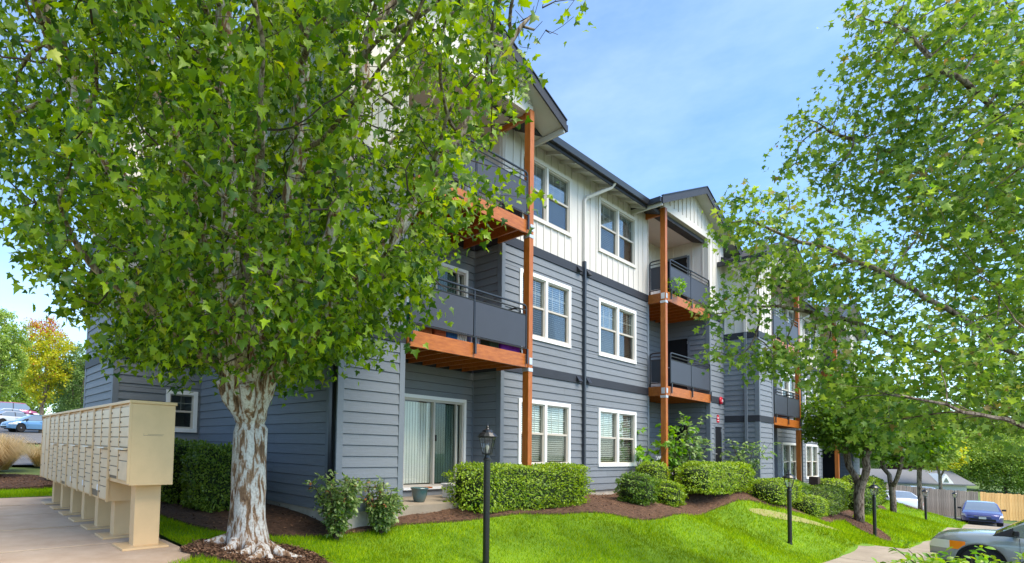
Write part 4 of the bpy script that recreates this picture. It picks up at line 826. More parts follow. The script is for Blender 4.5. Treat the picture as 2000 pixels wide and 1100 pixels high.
hedge('round_shrub', 'tall rounded shrub at the left end of the letterbox row', (2.75, 15.5), (1.0, 1.2, 1.65), 'box', 3400, .08, round_=.8, cat='shrub')
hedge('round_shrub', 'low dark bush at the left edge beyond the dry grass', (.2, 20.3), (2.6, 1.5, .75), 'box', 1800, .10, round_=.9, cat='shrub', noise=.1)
def loose(name, label, x, y, h, r, leafs, n, size, cat='shrub', stems=9, kind='oval', droop=.3, z=None):
    z0 = (H(x, y) if z is None else z)-.03; o = thing(name, label, cat, (x, y, z0)); mb = MB(); P = []; Dd = []
    for k in range(stems):
        a = rng.uniform(0, 6.28); rr = r*rng.uniform(.3, 1); top = h*rng.uniform(.55, 1); pts = [(x+math.cos(a)*rr*t**1.4+rng.normal()*.015, y+math.sin(a)*rr*t**1.4, z0+top*t) for t in np.linspace(0, 1, 7)]
        mb.tube(pts, [.010*(1-t*.8)+.002 for t in np.linspace(0, 1, 7)], 4)
        for t in np.linspace(.25, 1, n//stems//5):
            i = min(5, int(t*6)); p = np.array(pts[i])*(1-(t*6-i))+np.array(pts[i+1])*(t*6-i); s = rdir(1)[0]*np.array([1, 1, .35])*r*.34
            for j in range(5): P.append(p+s*(j+1)/5); Dd.append(s/np.linalg.norm(s)+rdir(1)[0]*.8+np.array([0, 0, -droop]))
    P = np.array(P); Dd = np.array(Dd); N = rdir(len(P))*.6+np.array([0, 0, .8]); part('stems', mb, M['twig'], o, mw=I4)
    sel = rng.random(len(P)); lo = 0
    for leaf, frac in leafs:
        if leaf == 'rust': m = (P[:, 0] < x-.02) & (P[:, 2] > z0+h*.5) & (P[:, 2] < z0+h*.86) & (sel < .42) & (P[:, 0] < x-.12)
        else: m = (sel >= lo) & (sel < lo+frac); lo += frac
        if m.any(): vv, ff = place(P[m], Dd[m], N[m], rng.uniform(size*.7, size*1.2, m.sum()), kind); part('foliage', newmesh('foliage', vv, ff, M[leaf]), None, o, mw=I4, stuff=True)
    return o
loose('nandina_shrub', 'leafy nandina shrub at the corner where the pale foundation ends', 4.58, 6.22, 1.02, .40, (('nandina', .8), ('box', .2)), 3400, .062, stems=20)
loose('nandina_shrub', 'nandina shrub with a rusty brown clump left of the patio', 5.42, 6.2, .92, .38, (('nandina', .8), ('box', .2), ('rust', 0)), 3200, .062, stems=18)
loose('grape_vine', 'bright green vine climbing round the second wood post', 16.3, 7.0, 1.95, .95, (('vine', 1),), 420, .17, 'vine', 10, 'maple5')
loose('leafy_patio_plant', 'airy light green plant in front of the black ground floor door', 17.9, 6.55, 2.05, .75, (('airy', 1),), 900, .13, 'plant', 12)
loose('leafy_patio_plant', 'tall leafy stem with round leaves right of the vine on the patio', 17.15, 6.6, 2.1, .55, (('vine', 1),), 330, .15, 'plant', 6)
loose('leggy_shrub', 'thin pale shrub rising behind the wide hedge by the downspout', 20.4, 5.75, 1.75, .95, (('airy', 1),), 700, .12, 'shrub', 10)
b = at(1870, 1120, 5.2); zb_ = b.z-.35
loose('foreground_shrub', 'leafy green shrub at the bottom edge in front of the sage car', b.x, b.y-.05, .60, .60, (('vine', .5), ('hedge', .5)), 2200, .07, 'shrub', 24, z=zb_)
def grassclump(x, y, h, r, n, label):
    z0 = H(x, y); o = thing('ornamental_grass', label, 'grass', (x, y, z0)); a = rng.uniform(0, 6.28, n); t = rng.random(n)**.6
    D = np.c_[np.cos(a)*t*.9, np.sin(a)*t*.9, np.ones(n)]; P = np.c_[x+np.cos(a)*r*.25*rng.random(n), y+np.sin(a)*r*.25*rng.random(n), np.full(n, z0)]
    L = rng.uniform(.6, 1.1, n)*h; D /= np.linalg.norm(D, axis=1, keepdims=True); tip = P+D*L[:, None]; tip2 = tip+np.c_[np.cos(a), np.sin(a), -np.ones(n)*.9*t]*(L*.35)[:, None]
    s = np.cross(D, [0, 0, 1.])*.012; V = np.stack([P-s, P+s, tip+s*.8, tip2, tip-s*.8], 1).reshape(-1, 3); F_ = (np.array([(0, 1, 2), (0, 2, 4), (4, 2, 3)])[None]+(np.arange(n)*5)[:, None, None]).reshape(-1, 3)
    part('blades', newmesh('blades', V, F_, M['tan']), None, o, mw=I4, stuff=True)
grassclump(1.1, 17.0, 1.15, .9, 1800, 'dry tan ornamental grass clump beside the tall rounded shrub'); grassclump(-.9, 17.4, 1.1, .9, 1500, 'dry tan ornamental grass clump at the left edge'); grassclump(1.7, 19.6, 1.1, .9, 1300, 'dry tan ornamental grass clump farther back near the kerb'); grassclump(3.0, 21.0, .8, .9, 800, 'dry tan ornamental grass tuft behind the letterbox tops')
# --- grass blades and bark chips
def scatter(poly, n, fn=None):
    lo, hi = np.array(poly).min(0), np.array(poly).max(0); P = rng.uniform(lo, hi, (n, 2)); P = P[inpoly(P, poly)]
    return P
L0 = scatter(LAWN, 2400000)
dep = L0[:, 0]*FWD.x+L0[:, 1]*FWD.y; keep = (dep > 4.2) & (rng.random(len(L0)) < np.clip((7.5/np.maximum(dep, 1))**1.75, 0, 1)); lt = L0[:, 0]*RGT.x+L0[:, 1]*RGT.y
sx = PX+FOC*lt/np.maximum(dep, .1); keep &= (sx > -60) & (sx < 2080)
for bpoly in BEDS: keep &= ~inpoly(L0, bpoly)
keep &= L0[:, 1] > np.interp(L0[:, 0], [0, 3, 9, 15.4, 22.7, 30, 40, 50], [3.7, 3.58, 3.42, 3.16, 2.78, 2.44, 2.44, 2.5])+.02
keep &= ~(inpoly(L0, BARE) & (rng.random(len(L0)) < .85))
L0 = L0[keep]; dep = dep[keep]; n = len(L0); Z = HH(L0[:, 0], L0[:, 1]); print('grass', n)
tone = .5+.5*np.sin(L0[:, 0]*1.3+np.sin(L0[:, 1]*2.1)*1.4)*np.sin(L0[:, 1]*2.7+L0[:, 0]*.6)
D = np.c_[rng.normal(size=(n, 2))*.42, np.ones(n)]; vv, ff = place(np.c_[L0, Z-.004], D, np.c_[rng.normal(size=(n, 2)), np.full(n, .15)], rng.uniform(.028, .058, n)*(1+tone*.35)*np.clip(dep/9, 1, 2.2), 'blade', .17)
o = link('grass', newmesh('grass', vv, ff, M['grass'])); o['kind'] = 'stuff'
C0 = np.concatenate([scatter(b, k) for b, k in zip(BEDS, (60000, 22000, 9000, 1500, 1500, 800))]); n = len(C0); Z = HH(C0[:, 0], C0[:, 1])
vv, ff = place(np.c_[C0, Z+.04+rng.random(n)*.015], np.c_[rng.normal(size=(n, 2)), rng.normal(size=n)*.25], np.c_[rng.normal(size=(n, 2))*.35, np.ones(n)], rng.uniform(.02, .065, n), 'kite', .7)
o = link('bark_chips', newmesh('bark_chips', vv, ff, M['chips'])); o['kind'] = 'stuff'
# ------------------------------------------------------------------ cluster letterboxes
def letterbox(label, y, tall, doors, hood, parcel=None, slot=False, first=False, plain=False):
    o = thing('cluster_letterbox', label, 'letterbox', (1.845, y, -1.15), group='cluster letterboxes in a row'); zt = 1.53; W_, Dp = .775, .46; zb = .70 if not tall else .44
    x0 = -.235; mb = MB().box(x0+.012, x0+Dp, 0, W_, zt-.85 if not tall else zt-.85, zt)
    if tall: mb.box(x0+.012, x0+.28, .02, W_-.02, zb, zt-.852)
    part('cabinet', mb, M['mail'], o, bevel=.004)
    part('cap', MB().box(x0-.02, x0+Dp+.015, -.012, W_+.012, zt+.001, zt+.035), M['mail'], o, bevel=.006)
    part('pedestal', MB().box(-.10, .17, .20, .36, .02, (zt-.851) if not tall else zb-.001), M['mail'], o, bevel=.004)
    part('base_plate', MB().box(-.24, .24, .08, .48, 0, .022), M['mail'], o, bevel=.003)
    part('door_surround', MB().box(x0+.004, x0+.0118, .03, W_-.03, zb+.022, zt-.03), M['lockmetal'], o)
    def door(u0, u1, z0, z1, name='mail_door', lock=True):
        d = part(name, MB().box(x0-.007, x0+.0035, u0+.005, u1-.005, z0+.005, z1-.005), M['maildoor'], o, bevel=.002)
        if lock: part('lock', MB().tube([(x0-.016, u1-.035, (z0+z1)/2), (x0-.004, u1-.035, (z0+z1)/2)], .011, 8), M['lockmetal'], d)
    cols = [(.03, W_/2-.012), (W_/2+.012, W_-.03)]
    part('divider', MB().box(x0-.012, x0+.0118, W_/2-.010, W_/2+.010, zb+.02, zt-.02).box(x0-.014, x0+.0118, 0, .028, zb, zt).box(x0-.014, x0+.0118, W_-.028, W_, zb, zt), M['mail'], o)
    if plain:
        door(*cols[0], zb+.02, zb+.5, 'parcel_door'); door(*cols[0], zb+.5, zt-.03, 'parcel_door'); door(*cols[1], zb+.02, zb+.42, 'parcel_door'); door(*cols[1], zb+.42, zt-.03, 'parcel_door'); return o
    for ci, (a, b) in enumerate(cols[::-1]):     # first column is the one farther from the camera
        z = zt-.03; k = 0
        n = doors[ci]
        while k < n:
            if ci == 1 and k == 4 and hood:
                part('outgoing_slot_hood', MB().hexa([(x0-.055, a+.01, z-.025), (x0-.055, b-.01, z-.025), (x0+.01, b-.01, z-.03), (x0+.01, a+.01, z-.03), (x0-.05, a+.01, z-.012), (x0-.05, b-.01, z-.012), (x0+.01, b-.01, z-.002), (x0+.01, a+.01, z-.002)]), M['maildoor'], o); door(a, b, z-.145, z-.035, 'outgoing_mail_door'); z -= .145; k += 1; continue
            door(a, b, z-.107, z); z -= .107; k += 1
        if z-zb > .12: door(a, b, zb+.02, z, 'parcel_door')
    if not tall: part('scuff_mark', MB().box(-.10, .10, -.0012, -.0002, 1.20, 1.203).box(-.06, .11, -.0012, -.0002, 1.212, 1.2145).box(-.10, -.098, -.0012, -.0002, 1.195, 1.222), M['lockmetal'], o)
    if slot: part('key_tag', MB().box(x0-.018, x0-.007, .40, .44, zb+.1, zb+.17), M['signwhite'], o)
    return o
MBX = [('nearest letterbox unit, short cabinet with its bare tan side facing the lawn', False, (7, 5), True, False), ('second letterbox unit from the near end, first of the tall cabinets', True, (9, 8), True, True), ('third letterbox unit from the near end with small parcel door', True, (8, 8), True, True),
       ('fourth letterbox unit, the middle one of the row of seven', True, (7, 8), True, True), ('fifth letterbox unit from the near end of the row', True, (8, 9), True, False), ('sixth letterbox unit, next to the parcel locker', True, (8, 8), True, False)]
for k, (lb, tall, drs, hd, sl_) in enumerate(MBX): letterbox(lb, 5.80+k*.79, tall, drs, hd, slot=sl_)
letterbox('plain parcel locker with large doors at the far end of the letterbox row', 5.80+6*.79, True, (0, 0), False, plain=True)
# ------------------------------------------------------------------ lamp posts
def lamppost(x, y, h, label):
    z = H(x, y)-.05; o = thing('lamp_post', label, 'lamp post', (x, y, z), R(20), group='black lamp posts along the lawn'); h += .05
    part('pole', MB().lathe([(.055, 0), (.052, .06), (.047, .08), (.047, h-.52), (.058, h-.515), (.058, h-.495), (.042, h-.48), (.036, h-.44), (.065, h-.425)], 20), M['lampblack'], o, smooth=False)
    r0, r1 = .066, .118; z0, z1 = h-.42, h-.19
    mb = MB(); n = 6
    for k in range(n):
        a = 2*math.pi*k/n; mb.tube([(r0*math.cos(a), r0*math.sin(a), z0), (r1*math.cos(a), r1*math.sin(a), z1)], .006, 4)
    mb.lathe([(r0+.008, z0-.012), (r0+.01, z0+.006)], 6); mb.lathe([(r1+.006, z1-.004), (r1+.01, z1+.01)], 6); part('lantern_frame', mb, M['lampblack'], o)
    gl = MB()
    for k in range(n):
        a, b = 2*math.pi*k/n, 2*math.pi*(k+1)/n; gl.quad((r0*math.cos(a), r0*math.sin(a), z0), (r0*math.cos(b), r0*math.sin(b), z0), (r1*math.cos(b), r1*math.sin(b), z1), (r1*math.cos(a), r1*math.sin(a), z1))
    part('lantern_glass', gl, M['lampglass'], o)
    part('lantern_roof', MB().lathe([(.142, z1+.008), (.145, z1+.02), (.100, z1+.07), (.075, z1+.08), (.068, z1+.11), (.025, z1+.125), (.013, z1+.145), (.021, z1+.16), (.013, z1+.175), (.004, z1+.225)], 12), M['lampblack'], o)
    part('bulb', MB().lathe([(.012, z0), (.014, z0+.05), (.028, z0+.08), (.026, z0+.11), (.01, z0+.13)], 12), M['lampwhite'], o, smooth=True)
lamppost(6.32, 4.94, 2.02, 'nearest black lamp post in front of the long clipped hedge')
for x, y, h, l in ((17.3, 3.95, 1.86, 'second black lamp post on the open lawn slope'), (25.6, 3.5, 1.86, 'third black lamp post at the mulch below the forked maple'), (39.4, 3.5, 1.95, 'fourth black lamp post before the grey fence'), (51.2, 3.25, 1.98, 'farthest black lamp post just left of the navy car')): lamppost(x, y, h, l)
# ------------------------------------------------------------------ patio
o = link('patio_slab', MB().box(6.06, 9.52, 6.62, 7.885, -1.2, -1.0).mesh('patio_slab', M['path'])); o['kind'] = 'structure'
o = link('patio_slab', MB().box(16.7, 19.85, 6.75, 8.02, -1.3, -1.05).mesh('patio_slab', M['path'])); o['kind'] = 'structure'
tag(link('plant_pot', MB().lathe([(.085, 0), (.10, .01), (.135, .12), (.15, .22), (.155, .235), (.165, .24), (.165, .262), (.145, .262), (.135, .20), (.02, .18)], 28).mesh('plant_pot', M['pot'], True), mw=Matrix.Translation((7.02, 7.0, -1.0))), 'blue green glazed pot standing on the patio by the sliding door', 'pot')
bx = thing('storage_bin', 'white plastic bin on the patio next to the long hedge', 'bin', (8.25, 7.25, -1.0)); part('body', MB().box(-.2, .24, -.15, .15, 0, .25), M['plastic'], bx, bevel=.02); part('lid', MB().box(-.22, .26, -.17, .17, .251, .29), M['plastic'], bx, bevel=.01)
tag(link('small_jar', MB().lathe([(.05, 0), (.055, .02), (.055, .10), (.035, .12), (.035, .15)], 14).mesh('small_jar', M['steel'], True), mw=Matrix.Translation((7.92, 7.05, -1.0))), 'small grey jar beside the white bin', 'jar')
tag(link('wood_stake', MB().box(-.02, .02, -.02, .02, 0, .62).mesh('wood_stake', M['cedarv']), mw=Matrix.Translation((6.09, 6.62, -1.15))), 'short orange wood stake at the left end of the patio', 'stake')
tag(link('wood_offcut', MB().hexa([(0, 0, 0), (.42, .03, 0), (.42, .1, 0), (0, .07, 0), (0, 0, .03), (.42, .03, .03), (.42, .1, .03), (0, .07, .03)]).mesh('wood_offcut', M['cedar']), mw=Matrix.Translation((7.6, 7.6, -.83))), 'orange wood offcut leaning at the sliding door sill', 'wood')
def chair(name, label, x, y, z, rz, m):
    o = thing(name, label, 'chair', (x, y, z), rz); part('seat', MB().box(-.24, .24, -.22, .22, .38, .42), m, o); 
    for sx in (-1, 1):
        for sy in (-1, 1): part('leg', MB().box(sx*.21-.02, sx*.21+.02, sy*.19-.02, sy*.19+.02, 0, .38), m, o)
        part('armrest', MB().box(sx*.25-.03, sx*.25+.03, -.22, .22, .58, .61).box(sx*.25-.02, sx*.25+.02, -.2, -.16, .42, .58), m, o)
    for k in range(5): part('back_slat', MB().box(-.22+k*.1, -.16+k*.1, .2, .225, .42, .88), m, o)
    part('back_rail', MB().box(-.26, .26, .198, .23, .881, .94), m, o)
chair('garden_chair', 'white plastic garden chair behind the second wood post', 17.0, 7.3, -1.05, R(25), M['plastic']); chair('garden_chair', 'white plastic garden chair farther right on the shaded patio', 18.4, 7.3, -1.05, R(-20), M['plastic'])
bn = thing('patio_bench', 'grey wooden bench under the window of the farther block', 'bench', (30.6, 5.95, H(30.6, 5.95)))
for x in (-.9, 0, .9): part('leg', MB().box(x-.06, x+.06, -.2, .2, 0, .62), M['greywood'], bn)
part('seat', MB().box(-1.1, 1.1, -.25, .25, .621, .70), M['greywood'], bn); part('rail', MB().box(-.83, -.07, -.03, .03, .25, .33).box(.07, .83, -.03, .03, .25, .33), M['greywood'], bn)
zb2 = H(30.6, 5.95)+.70
tag(link('bowl_planter', MB().lathe([(.16, 0), (.2, .03), (.34, .26), (.36, .28), (.33, .28), (.28, .2), (.02, .18)], 20).mesh('bowl_planter', M['darkpot'], True), mw=Matrix.Translation((31.3, 5.9, zb2))), 'dark brown bowl planter on the grey bench', 'planter')
tag(link('square_planter', MB().box(-.22, .22, -.15, .15, 0, .42).mesh('square_planter', M['darkpot']), mw=Matrix.Translation((29.7, 5.9, zb2))), 'dark square planter at the left end of the grey bench', 'planter')
pl = mat('red_plaid_cloth', (.35, .05, .07), .9, col2=(.55, .45, .42), vscale=9)
cs = thing('cushion_stack', 'stack of red plaid cushions against the wall of the farther patio', 'cushions', (33.6, 6.75, H(33.6, 6.5)+.35))
for k in range(4): part('cushion', MB().box(-.32, .32, -.2, .2, k*.34, k*.34+.32), pl, cs, bevel=.05)
tag(link('deck_box', MB().box(-.5, .5, -.3, .3, 0, .62).mesh('deck_box', M['greywood']), mw=Matrix.Translation((34.4, 6.3, H(34.4, 6.3)))), 'grey deck box beside the plaid cushions', 'box')
# things kept on the balconies
fab = [((.10, .30, .25), 'teal'), ((.30, .05, .03), 'dark red'), ((.25, .26, .28), 'grey'), ((.03, .12, .30), 'blue'), ((.16, .06, .035), 'brown'), ((.03, .04, .05), 'black')]
def lattice(name, label, x, y, z, c, w=.3, h=.5):
    o = thing(name, label, 'basket', (x, y, z)); m = mat(name+'_fabric', c, .8); part('body', MB().box(-w/2, w/2, -.12, .12, 0, h), m, o, bevel=.03)
    mb = MB()
    for k in range(5): u = -w/2+.02+k*(w-.04)/5; mb.hexa([(u, -.124, .02), (u+.02, -.124, .02), (u+.02, -.1205, .02), (u, -.1205, .02), (u+.06, -.124, h-.02), (u+.08, -.124, h-.02), (u+.08, -.1205, h-.02), (u+.06, -.1205, h-.02)])
    part('weave', mb, M['signwhite'] if 'patterned' in label else m, o)
for i, (x, c, l) in enumerate(((6.3, (.06, .35, .22), 'green patterned basket at the left end of the lower balcony'), (6.62, (.24, .07, .02), 'rust brown crate on the lower balcony behind the panel'), (6.98, (.34, .08, .03), 'orange red crate on the lower balcony'), (7.28, (.02, .10, .28), 'blue tub on the lower balcony'), (7.55, (.30, .34, .36), 'grey patterned basket on the lower balcony'), (7.92, (.10, .12, .30), 'navy patterned basket near the middle rail post'), (8.5, (.03, .06, .04), 'dark green tub right of the middle rail post'))):
    lattice('balcony_basket', l, x, 6.62, 1.94, c)
lattice('purple_crate', 'purple crate at the right end of the lower balcony', 9.0, 6.60, 1.94, (.14, .015, .30), .62, .26)
fl = thing('potted_plant', 'small potted plant hanging over the upper right balcony beam', 'plant', (17.0, 6.75, 4.72)); part('pot', MB().lathe([(.08, 0), (.12, .2), (.13, .22)], 14), M['darkpot'], fl, smooth=True)
v = rdir(260)*.26+np.array([.05, -.2, .2]); vv, ff = place(v, rdir(260)+np.array([0, -.3, -.2]), rdir(260)*.5+np.array([0, 0, 1.]), rng.uniform(.06, .12, 260), 'oval'); part('foliage', newmesh('foliage', vv, ff, M['vine']), None, fl, stuff=True)
# ------------------------------------------------------------------ fences
def fence(name, label, x0, y0, x1, y1, hgt, m, n, bw):
    o = thing(name, label, 'fence', (x0, y0, H(x0, y0))); me = [MB().box(-bw/2+.004, bw/2-.004, -.012, .012, 0, hgt+d).mesh('board', m) for d in (0, .02, -.02)]
    ang = math.atan2(y1-y0, x1-x0)
    for k in range(n):
        t = (k+.5)/n; x, y = x0+(x1-x0)*t, y0+(y1-y0)*t
        b = part('board', me[k % 3], None, o, mw=Matrix.Translation((x, y, H(x, y)+random.uniform(-.0, .03))) @ Matrix.Rotation(ang+random.uniform(-.03, .03), 4, 'Z') @ Matrix.Rotation(random.uniform(-.006, .006), 4, 'Y'))
    for zz in (.35, hgt-.3):
        F_ = MB(); q = []
        for x, y in ((x0, y0), (x1, y1)): q.append((x, y, H(x, y)+zz))
        dx, dy = -math.sin(ang)*.05, math.cos(ang)*.05
        F_.hexa([(q[0][0]+dx*.3, q[0][1]+dy*.3, q[0][2]), (q[1][0]+dx*.3, q[1][1]+dy*.3, q[1][2]), (q[1][0]+dx, q[1][1]+dy, q[1][2]), (q[0][0]+dx, q[0][1]+dy, q[0][2]), (q[0][0]+dx*.3, q[0][1]+dy*.3, q[0][2]+.09), (q[1][0]+dx*.3, q[1][1]+dy*.3, q[1][2]+.09), (q[1][0]+dx, q[1][1]+dy, q[1][2]+.09), (q[0][0]+dx, q[0][1]+dy, q[0][2]+.09)])
        part('fence_rail', F_, m, o, mw=I4)
    return o
fence('wood_fence', 'weathered grey board fence behind the farthest lamp posts', 50.0, 10.5, 58.6, 2.6, 1.85, M['fencegrey'], 76, .15)
fence('wood_fence', 'fresh orange cedar board fence behind the navy car', 58.64, 2.5, 64.5, -6.5, 1.85, M['fencenew'], 70, .15)
# ------------------------------------------------------------------ vehicles
def car(label, loc, rz, paint, L=4.6, Wd=1.8, zt=((-2.3, .78), (-2.22, .95), (-1.5, 1.0), (-.9, .98), (.9, .95), (1.4, .90), (2.0, .80), (2.22, .70), (2.3, .55)), roof=(1.35, .45, -1.0, -1.75, 1.43), wr=.32, axles=(1.38, -1.35), sill=.26, lamp=(.58, .72), arch=.055, amber=False, plate=False):
    o = thing('parked_car', label, 'car', loc, rz); cp_ = R  # noqa
    xs = sorted({*np.round(np.arange(-L/2, L/2+.001, .055), 4).tolist(), *[x for x, _ in zt], L/2}); fx = [a for a, _ in zt]; fz = [b for _, b in zt]; ra = wr+arch
    def ring(x):
        top = float(np.interp(x, fx, fz)); e = max(0, (abs(x)-(L/2-.75))/.75); w = Wd/2*(1-.24*e**2.6); zb = sill+(.0 if e < .5 else .06*(e-.5))
        for ax in axles:
            if abs(x-ax) < ra: zb = max(zb, wr+math.sqrt(ra*ra-(x-ax)**2)-.0)
        lv = [zb, max(zb+.02, sill+.14), max(zb+.04, lamp[0]), max(zb+.06, lamp[1]), top-.045, top]; lv = [min(l, top-.012*(5-i)) for i, l in enumerate(lv)]
        ws = [.965, .99, 1.0, .985, .95, .86]; P = [(x, w*k, z) for k, z in zip(ws, lv)]+[(x, w*.45, top+.018), (x, 0, top+.028)]
        return P+[(x, -y, z) for _, y, z in P[-2::-1]]
    rings = [ring(x) for x in xs]; n = len(rings[0]); body = MB(); hl = [MB(), MB()]; am = [MB(), MB()]; tl = [MB(), MB()]
    for i in range(len(xs)-1):
        xm = (xs[i]+xs[i+1])/2
        for j in range(n-1):
            q = (rings[i][j], rings[i+1][j], rings[i+1][j+1], rings[i][j+1]); left = j < n//2; jj = j if left else n-2-j; k = 0 if left else 1
            if jj == 2 and xm > L/2-.62 and xm > L/2-.62+0: (am if amber and L/2-.62 < xm < L/2-.36 else hl)[k].quad(*[(a+.004, b*1.004, c) for a, b, c in q])
            elif jj == 2 and xm < -L/2+.35: tl[k].quad(*[(a, b*1.004, c) for a, b, c in q])
            body.quad(*q)
    body.quad(*rings[0]); body.quad(*rings[-1][::-1])
    bm = bmesh.new(); me = body.mesh('body', M[paint], True); bm.from_mesh(me); bmesh.ops.remove_doubles(bm, verts=bm.verts, dist=.0008); bmesh.ops.recalc_face_normals(bm, faces=bm.faces); bm.to_mesh(me); bm.free(); part('body', me, None, o)
    for k in (0, 1):
        part('headlight', hl[k], M['headlamp'], o, smooth=True); part('taillight', tl[k], M['taillamp'], o, smooth=True)
        if amber: part('turn_signal', am[k], M['amber'], o, smooth=True)
    part('underbody', MB().box(-L/2+.25, L/2-.25, -Wd/2+.30, Wd/2-.30, .2, .6), M['carblack'], o)
    x0, x1, x2, x3, H_ = roof; gx = np.linspace(x3, x0, 40); G = []
    for x in gx:
        belt = float(np.interp(x, fx, fz))-.02; zr = float(np.interp(x, [x3, x2, (x1+x2)/2, x1, x0], [belt+.01, H_-.03, H_, H_-.04, belt+.01])); t = (zr-belt)/(H_-belt); wb = Wd/2*.93; wt = Wd/2*(.93-.20*t)
        P = [(x, wb, belt), (x, wb+(wt-wb)*.9, belt+(zr-belt)*.88), (x, wt*.90, belt+(zr-belt)*.985), (x, wt*.45, zr+.012), (x, 0, zr+.02)]; G.append(P+[(a, -b, c) for a, b, c in P[-2::-1]])
    D_ = {k: MB() for k in ('roof', 'windscreen', 'rear_window', 'side_window', 'side_window2')}
    for i in range(39):
        xm = (gx[i]+gx[i+1])/2
        for j in range(8):
            jj = j if j < 4 else 7-j; q = (G[i][j], G[i+1][j], G[i+1][j+1], G[i][j+1]); xb = (x1+x2)/2+.05
            k = ('side_window' if j < 4 else 'side_window2') if jj == 0 and x3+.3 < xm < x0-.32 and abs(xm-xb) > .05 else ('pillar%d%d' % (j < 4, 0 if xm > x0-.4 else 1 if xm > x3+.35 else 2)) if jj == 0 else 'roof' if jj == 1 or x2 < xm < x1 else 'windscreen' if xm >= x1 else 'rear_window'
            D_.setdefault(k, MB()).quad(*q)
    for k, mm in (('roof', paint), ('windscreen', 'carglass'), ('rear_window', 'carglass'), ('side_window', 'carglass'), ('side_window2', 'carglass'), *[(k, 'carblack') for k in sorted(D_) if k.startswith('pillar')]): part(k.rstrip('0123456789'), D_[k], M[mm], o, smooth=True)
    for sx in axles:
        for sy in (1, -1):
            c = (sx, sy*(Wd/2-.13), wr); mwl = Matrix.Translation(c) @ Matrix.Rotation(R(-90)*sy, 4, 'X')
            w = part('wheel', MB().lathe([(wr*.66, -.10), (wr*.93, -.105), (wr, -.07), (wr, .07), (wr*.93, .105), (wr*.66, .10)], 36), M['tyre'], o, smooth=False, mw=WORLD[o.name] @ mwl)
            mb = MB().lathe([(wr*.66, .02), (wr*.67, .095), (wr*.61, .10), (wr*.60, .03)], 30)
            for k in range(5):
                a = 2*math.pi*k/5; ca, sa = math.cos(a), math.sin(a); r1 = wr*.62
                f = lambda r, t, z: (r*ca-t*sa, r*sa+t*ca, z); mb.hexa([f(.03, -.035, .04), f(r1, -.03, .05), f(r1, .03, .05), f(.03, .035, .04), f(.03, -.03, .09), f(r1, -.02, .085), f(r1, .02, .085), f(.03, .03, .09)])
            mb.lathe([(.05, .03), (.05, .10), (.02, .105)], 14); part('rim', mb, M['rim'], w, mw=WORLD[w.name]); part('wheel_well', MB().lathe([(ra-.01, -.16), (ra-.01, .02)], 24), M['carblack'], o, mw=WORLD[o.name] @ mwl)
    for sy in (1, -1):
        part('mirror', MB().hexa([(x0-.42, sy*(Wd/2-.07), fz[-1]+.0+(float(np.interp(x0, fx, fz))-fz[-1])+.02), (x0-.30, sy*(Wd/2-.07), float(np.interp(x0, fx, fz))+.02), (x0-.32, sy*(Wd/2+.14), float(np.interp(x0, fx, fz))+.03), (x0-.42, sy*(Wd/2+.14), float(np.interp(x0, fx, fz))+.03), (x0-.42, sy*(Wd/2-.04), float(np.interp(x0, fx, fz))+.14), (x0-.32, sy*(Wd/2-.04), float(np.interp(x0, fx, fz))+.14), (x0-.34, sy*(Wd/2+.13), float(np.interp(x0, fx, fz))+.15), (x0-.42, sy*(Wd/2+.13), float(np.interp(x0, fx, fz))+.15)]), M['carblack'], o, bevel=.015)
        for xg in (x0-.42, (x1+x2)/2+.05):
            rg = ring(xg); P = [(a, b*sy*1.001+sy*.001, c) for a, b, c in rg[1:5]]; part('door_gap', MB().tube(P, .004, 4), M['carblack'], o)
        part('door_handle', MB().box((x1+x2)/2+.12, (x1+x2)/2+.30, min(sy*(Wd/2-.02), sy*(Wd/2+.015)), max(sy*(Wd/2-.02), sy*(Wd/2+.015)), .80, .83), M[paint], o)
    xf = L/2
    part('grille', MB().box(xf-.03, xf+.012, -.36, .36, lamp[0]-.02, min(lamp[1]-.02, fz[-1]-.03)).box(xf-.03, xf+.010, -.55, .55, sill+.06, sill+.20), M['carblack'], o)
    part('grille_bar', MB().box(xf, xf+.02, -.36, .36, lamp[0]+.03, lamp[0]+.05), M['chrome'], o)
    if plate: part('licence_plate', MB().box(xf+.0125, xf+.022, -.155, .155, lamp[0]-.14, lamp[0]-.01), M['steel'], o)
    return o
suvtop = ((-2.2, .95), (-2.1, 1.05), (-.8, 1.06), (.95, 1.08), (1.25, 1.06), (1.7, 1.02), (1.95, .965), (2.1, .89), (2.18, .80), (2.22, .70))
SX, SY = 20.7+.9, 1.80
car('sage green sports utility car with amber turn signal in the bottom right corner', (SX, SY-2.22, H(SX, SY-2.0)-.02), R(90), 'sage', L=4.44, Wd=1.80, zt=suvtop, roof=(1.12, .35, -1.5, -2.05, 1.66), wr=.36, axles=(1.33, -1.25), sill=.30, lamp=(.62, .83), arch=.07, amber=True)
p = at(1912, 1030, 34); car('navy blue sedan facing the camera in front of the wooden fences', (p.x+2.3, p.y, H(p.x, p.y)), R(184), 'navy', plate=True)
p = at(1740, 990, 38); car('white sedan seen from behind, half hidden by the lawn', (p.x, p.y, H(p.x, p.y)), R(30), 'carwhite')
p = at(1795, 985, 48); car('silver car half hidden behind the white sedan', (p.x+.5, p.y, H(p.x, p.y)), R(20), 'silver')
def lc(px, py, D): p = at(px, py, D); return (p.x, p.y, H(p.x, p.y)+.04)
car('silver sedan in the left car park with red tail light', lc(24, 838, 52), R(22), 'silver'); car('blue car with windscreen glare beside the dry grass', lc(68, 850, 44), R(195), 'carblue')
